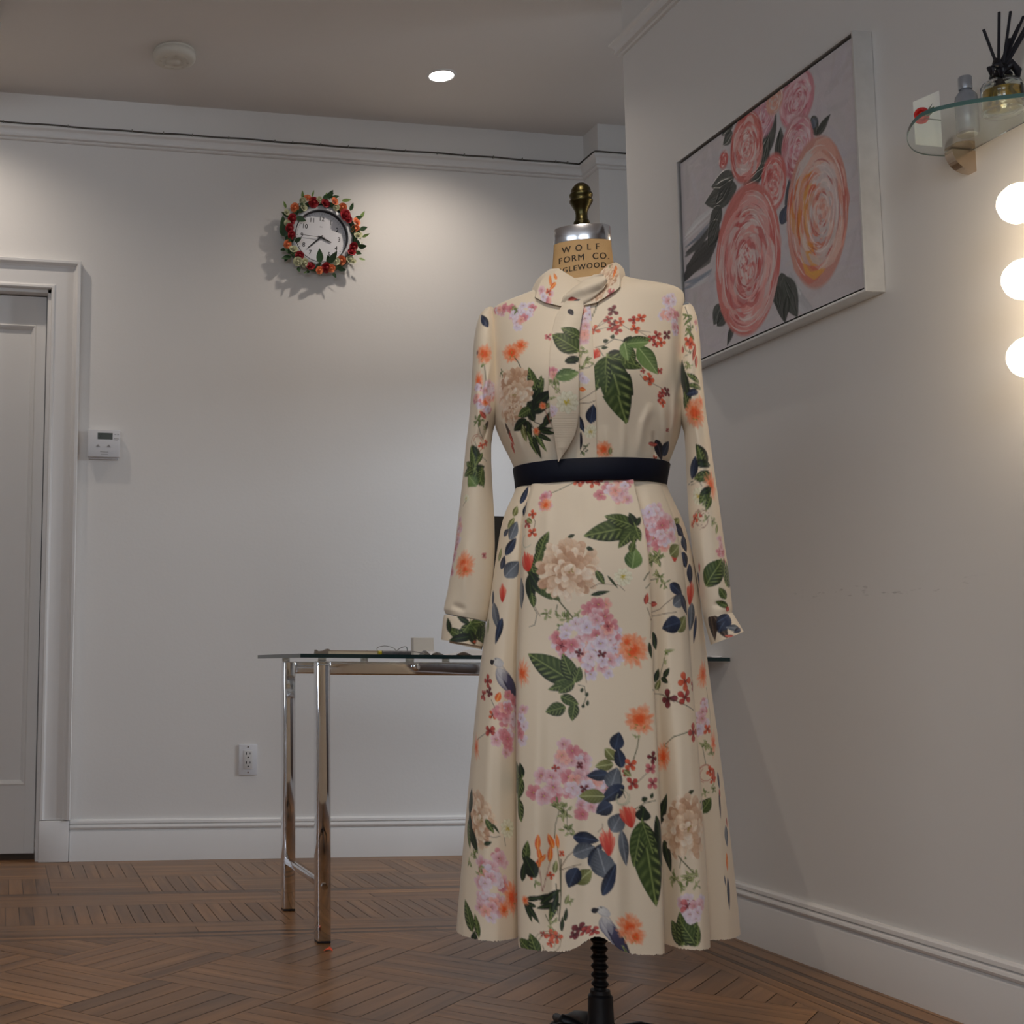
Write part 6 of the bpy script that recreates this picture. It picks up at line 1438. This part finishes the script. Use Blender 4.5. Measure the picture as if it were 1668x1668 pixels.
    def rose(X, Y, rx, ry, pal, n, seed, base, tilt=0.0, core=(0, .1), cc=None):
        rr_ = random.Random(seed); c = q(X, Y); e1, e2 = q(X+rx, Y), q(X, Y-ry)
        # the foreshortened ellipse of the photograph, back on the canvas
        R1 = abs(e1[0]-c[0]); R2 = abs(e2[1]-c[1])
        cv.petal(c[0]-R1, c[1], 0, 2*R1, 2*R2, base, base*.95, 2, base*.92, 1, 9)
        k = 0
        for i in range(n):
            t = 1-(i/n)**.8; t = max(.04, t*rr_.uniform(.85, 1.03)); a0 = rr_.uniform(0, 2*PI); sp_ = rr_.uniform(.5, 1.5)
            ox, oy = (core[0]*(1-t)+rr_.uniform(-.09, .09))*R1, (core[1]*(1-t)*-1+rr_.uniform(-.07, .07))*R2; wb = rr_.uniform(-.16, .16)
            pts = [(c[0]+ox+math.cos(a0+sp_*j/5)*R1*t*(.93-.06*abs(j-2.5)+wb*(j-2.5)/2.5), c[1]+oy+math.sin(a0+sp_*j/5)*R2*t*(.93-.06*abs(j-2.5)+wb*(j-2.5)/2.5)) for j in range(6)]
            col = pal[rr_.randrange(len(pal))]*rr_.uniform(.9, 1.08)
            if cc is not None and math.cos(a0+sp_/2) < -.25 and .4 < t < .92 and rr_.random() < .6: col = cc[rr_.randrange(len(cc))]
            if i % 9 == 0: pts = [(c[0]+(x_-c[0])*1.07, c[1]+(y_-c[1])*1.06) for x_, y_ in pts]
            cv.stroke(pts, rr_.uniform(.035, .11)*(R1+R2)*(.5+.6*t), col, rr_.uniform(.5, .85), 2.4, .75, hgt=rr_.random())
        for i in range(int(n*.22)):
            t = rr_.uniform(.12, .95); a0 = rr_.uniform(0, 2*PI); sp_ = rr_.uniform(.3, .9); ox, oy = core[0]*(1-t)*R1, core[1]*(1-t)*-R2
            pts = [(c[0]+ox+math.cos(a0+sp_*j/4)*R1*t, c[1]+oy+math.sin(a0+sp_*j/4)*R2*t) for j in range(5)]
            cv.stroke(pts, rr_.uniform(1.5, 4.5), C(248, 230, 226) if rr_.random() < .65 else C(190, 70, 70), .7, 1.5, .8, hgt=1.4)
    rose(600, 395, 84, 130, PV, 130, 3, C(220, 150, 160)); rose(455, 455, 52, 110, PV, 60, 4, C(214, 160, 178)); rose(500, 400, 40, 60, PL, 40, 14, C(230, 170, 150))
    rose(372, 610, 78, 162, PK, 150, 5, C(222, 120, 112), core=(0, .1)); rose(270, 668, 22, 40, PK, 20, 15, C(214, 90, 84))
    rose(604, 612, 78, 150, PV, 150, 6, C(214, 150, 156)); rose(496, 770, 60, 132, PK, 110, 7, C(224, 116, 112))
    rose(690, 905, 148, 345, PL, 330, 8, C(222, 158, 144), core=(.2, .05), cc=[C(236, 150, 52), C(226, 96, 50), C(240, 176, 80)])
    rose(375, 1118, 157, 345, PK, 380, 9, C(226, 128, 120), core=(.02, .12))
    for i in range(26): a = rg.uniform(0, 6.3); X, Y = 375+math.cos(a)*40*rg.random(), 1130+math.sin(a)*90*rg.random(); p = q(X, Y); cv.stroke([p, (p[0]+rg.uniform(-9, 9), p[1]+rg.uniform(-14, 14))], rg.uniform(3, 7), C(246, 226, 224) if rg.random() < .7 else C(196, 50, 60), .8, 2)
    ny, nz = 620, 500
    ys = np.linspace(0, uw, ny); zs = np.linspace(0, vh, nz); Ug, Vg_ = np.meshgrid(ys, zs)
    col = cv.sample(Ug, Vg_); h = cv.sample(Ug, Vg_, 'h')
    h = np.clip(h, 0, 2)
    P_ = np.stack([XP+.003-h*.0009, yf-g_-Ug, zb+g_+Vg_], -1)
    # canvas turned round the edge of its stretcher
    me = grid_mesh('canvas', (P_-OP)[:, ::-1], False, col[:, ::-1])
    mt = bpy.data.materials.new('oil_paint'); mt.use_nodes = True; N = mt.node_tree.nodes; b = N['Principled BSDF']; b.inputs['Roughness'].default_value = 0.38
    a = N.new('ShaderNodeAttribute'); a.attribute_name = 'print'; mt.node_tree.links.new(a.outputs['Color'], b.inputs['Base Color'])
    link('canvas', me, mt, pa)
    MB(OP).box(XP+.0032, XP+.011, yn+g_, yf-g_, zb+g_, zt-g_).build('stretcher_bars', mat('canvas_edge', (0.03, 0.03, 0.035, 1), 0.6), pa)
painting()
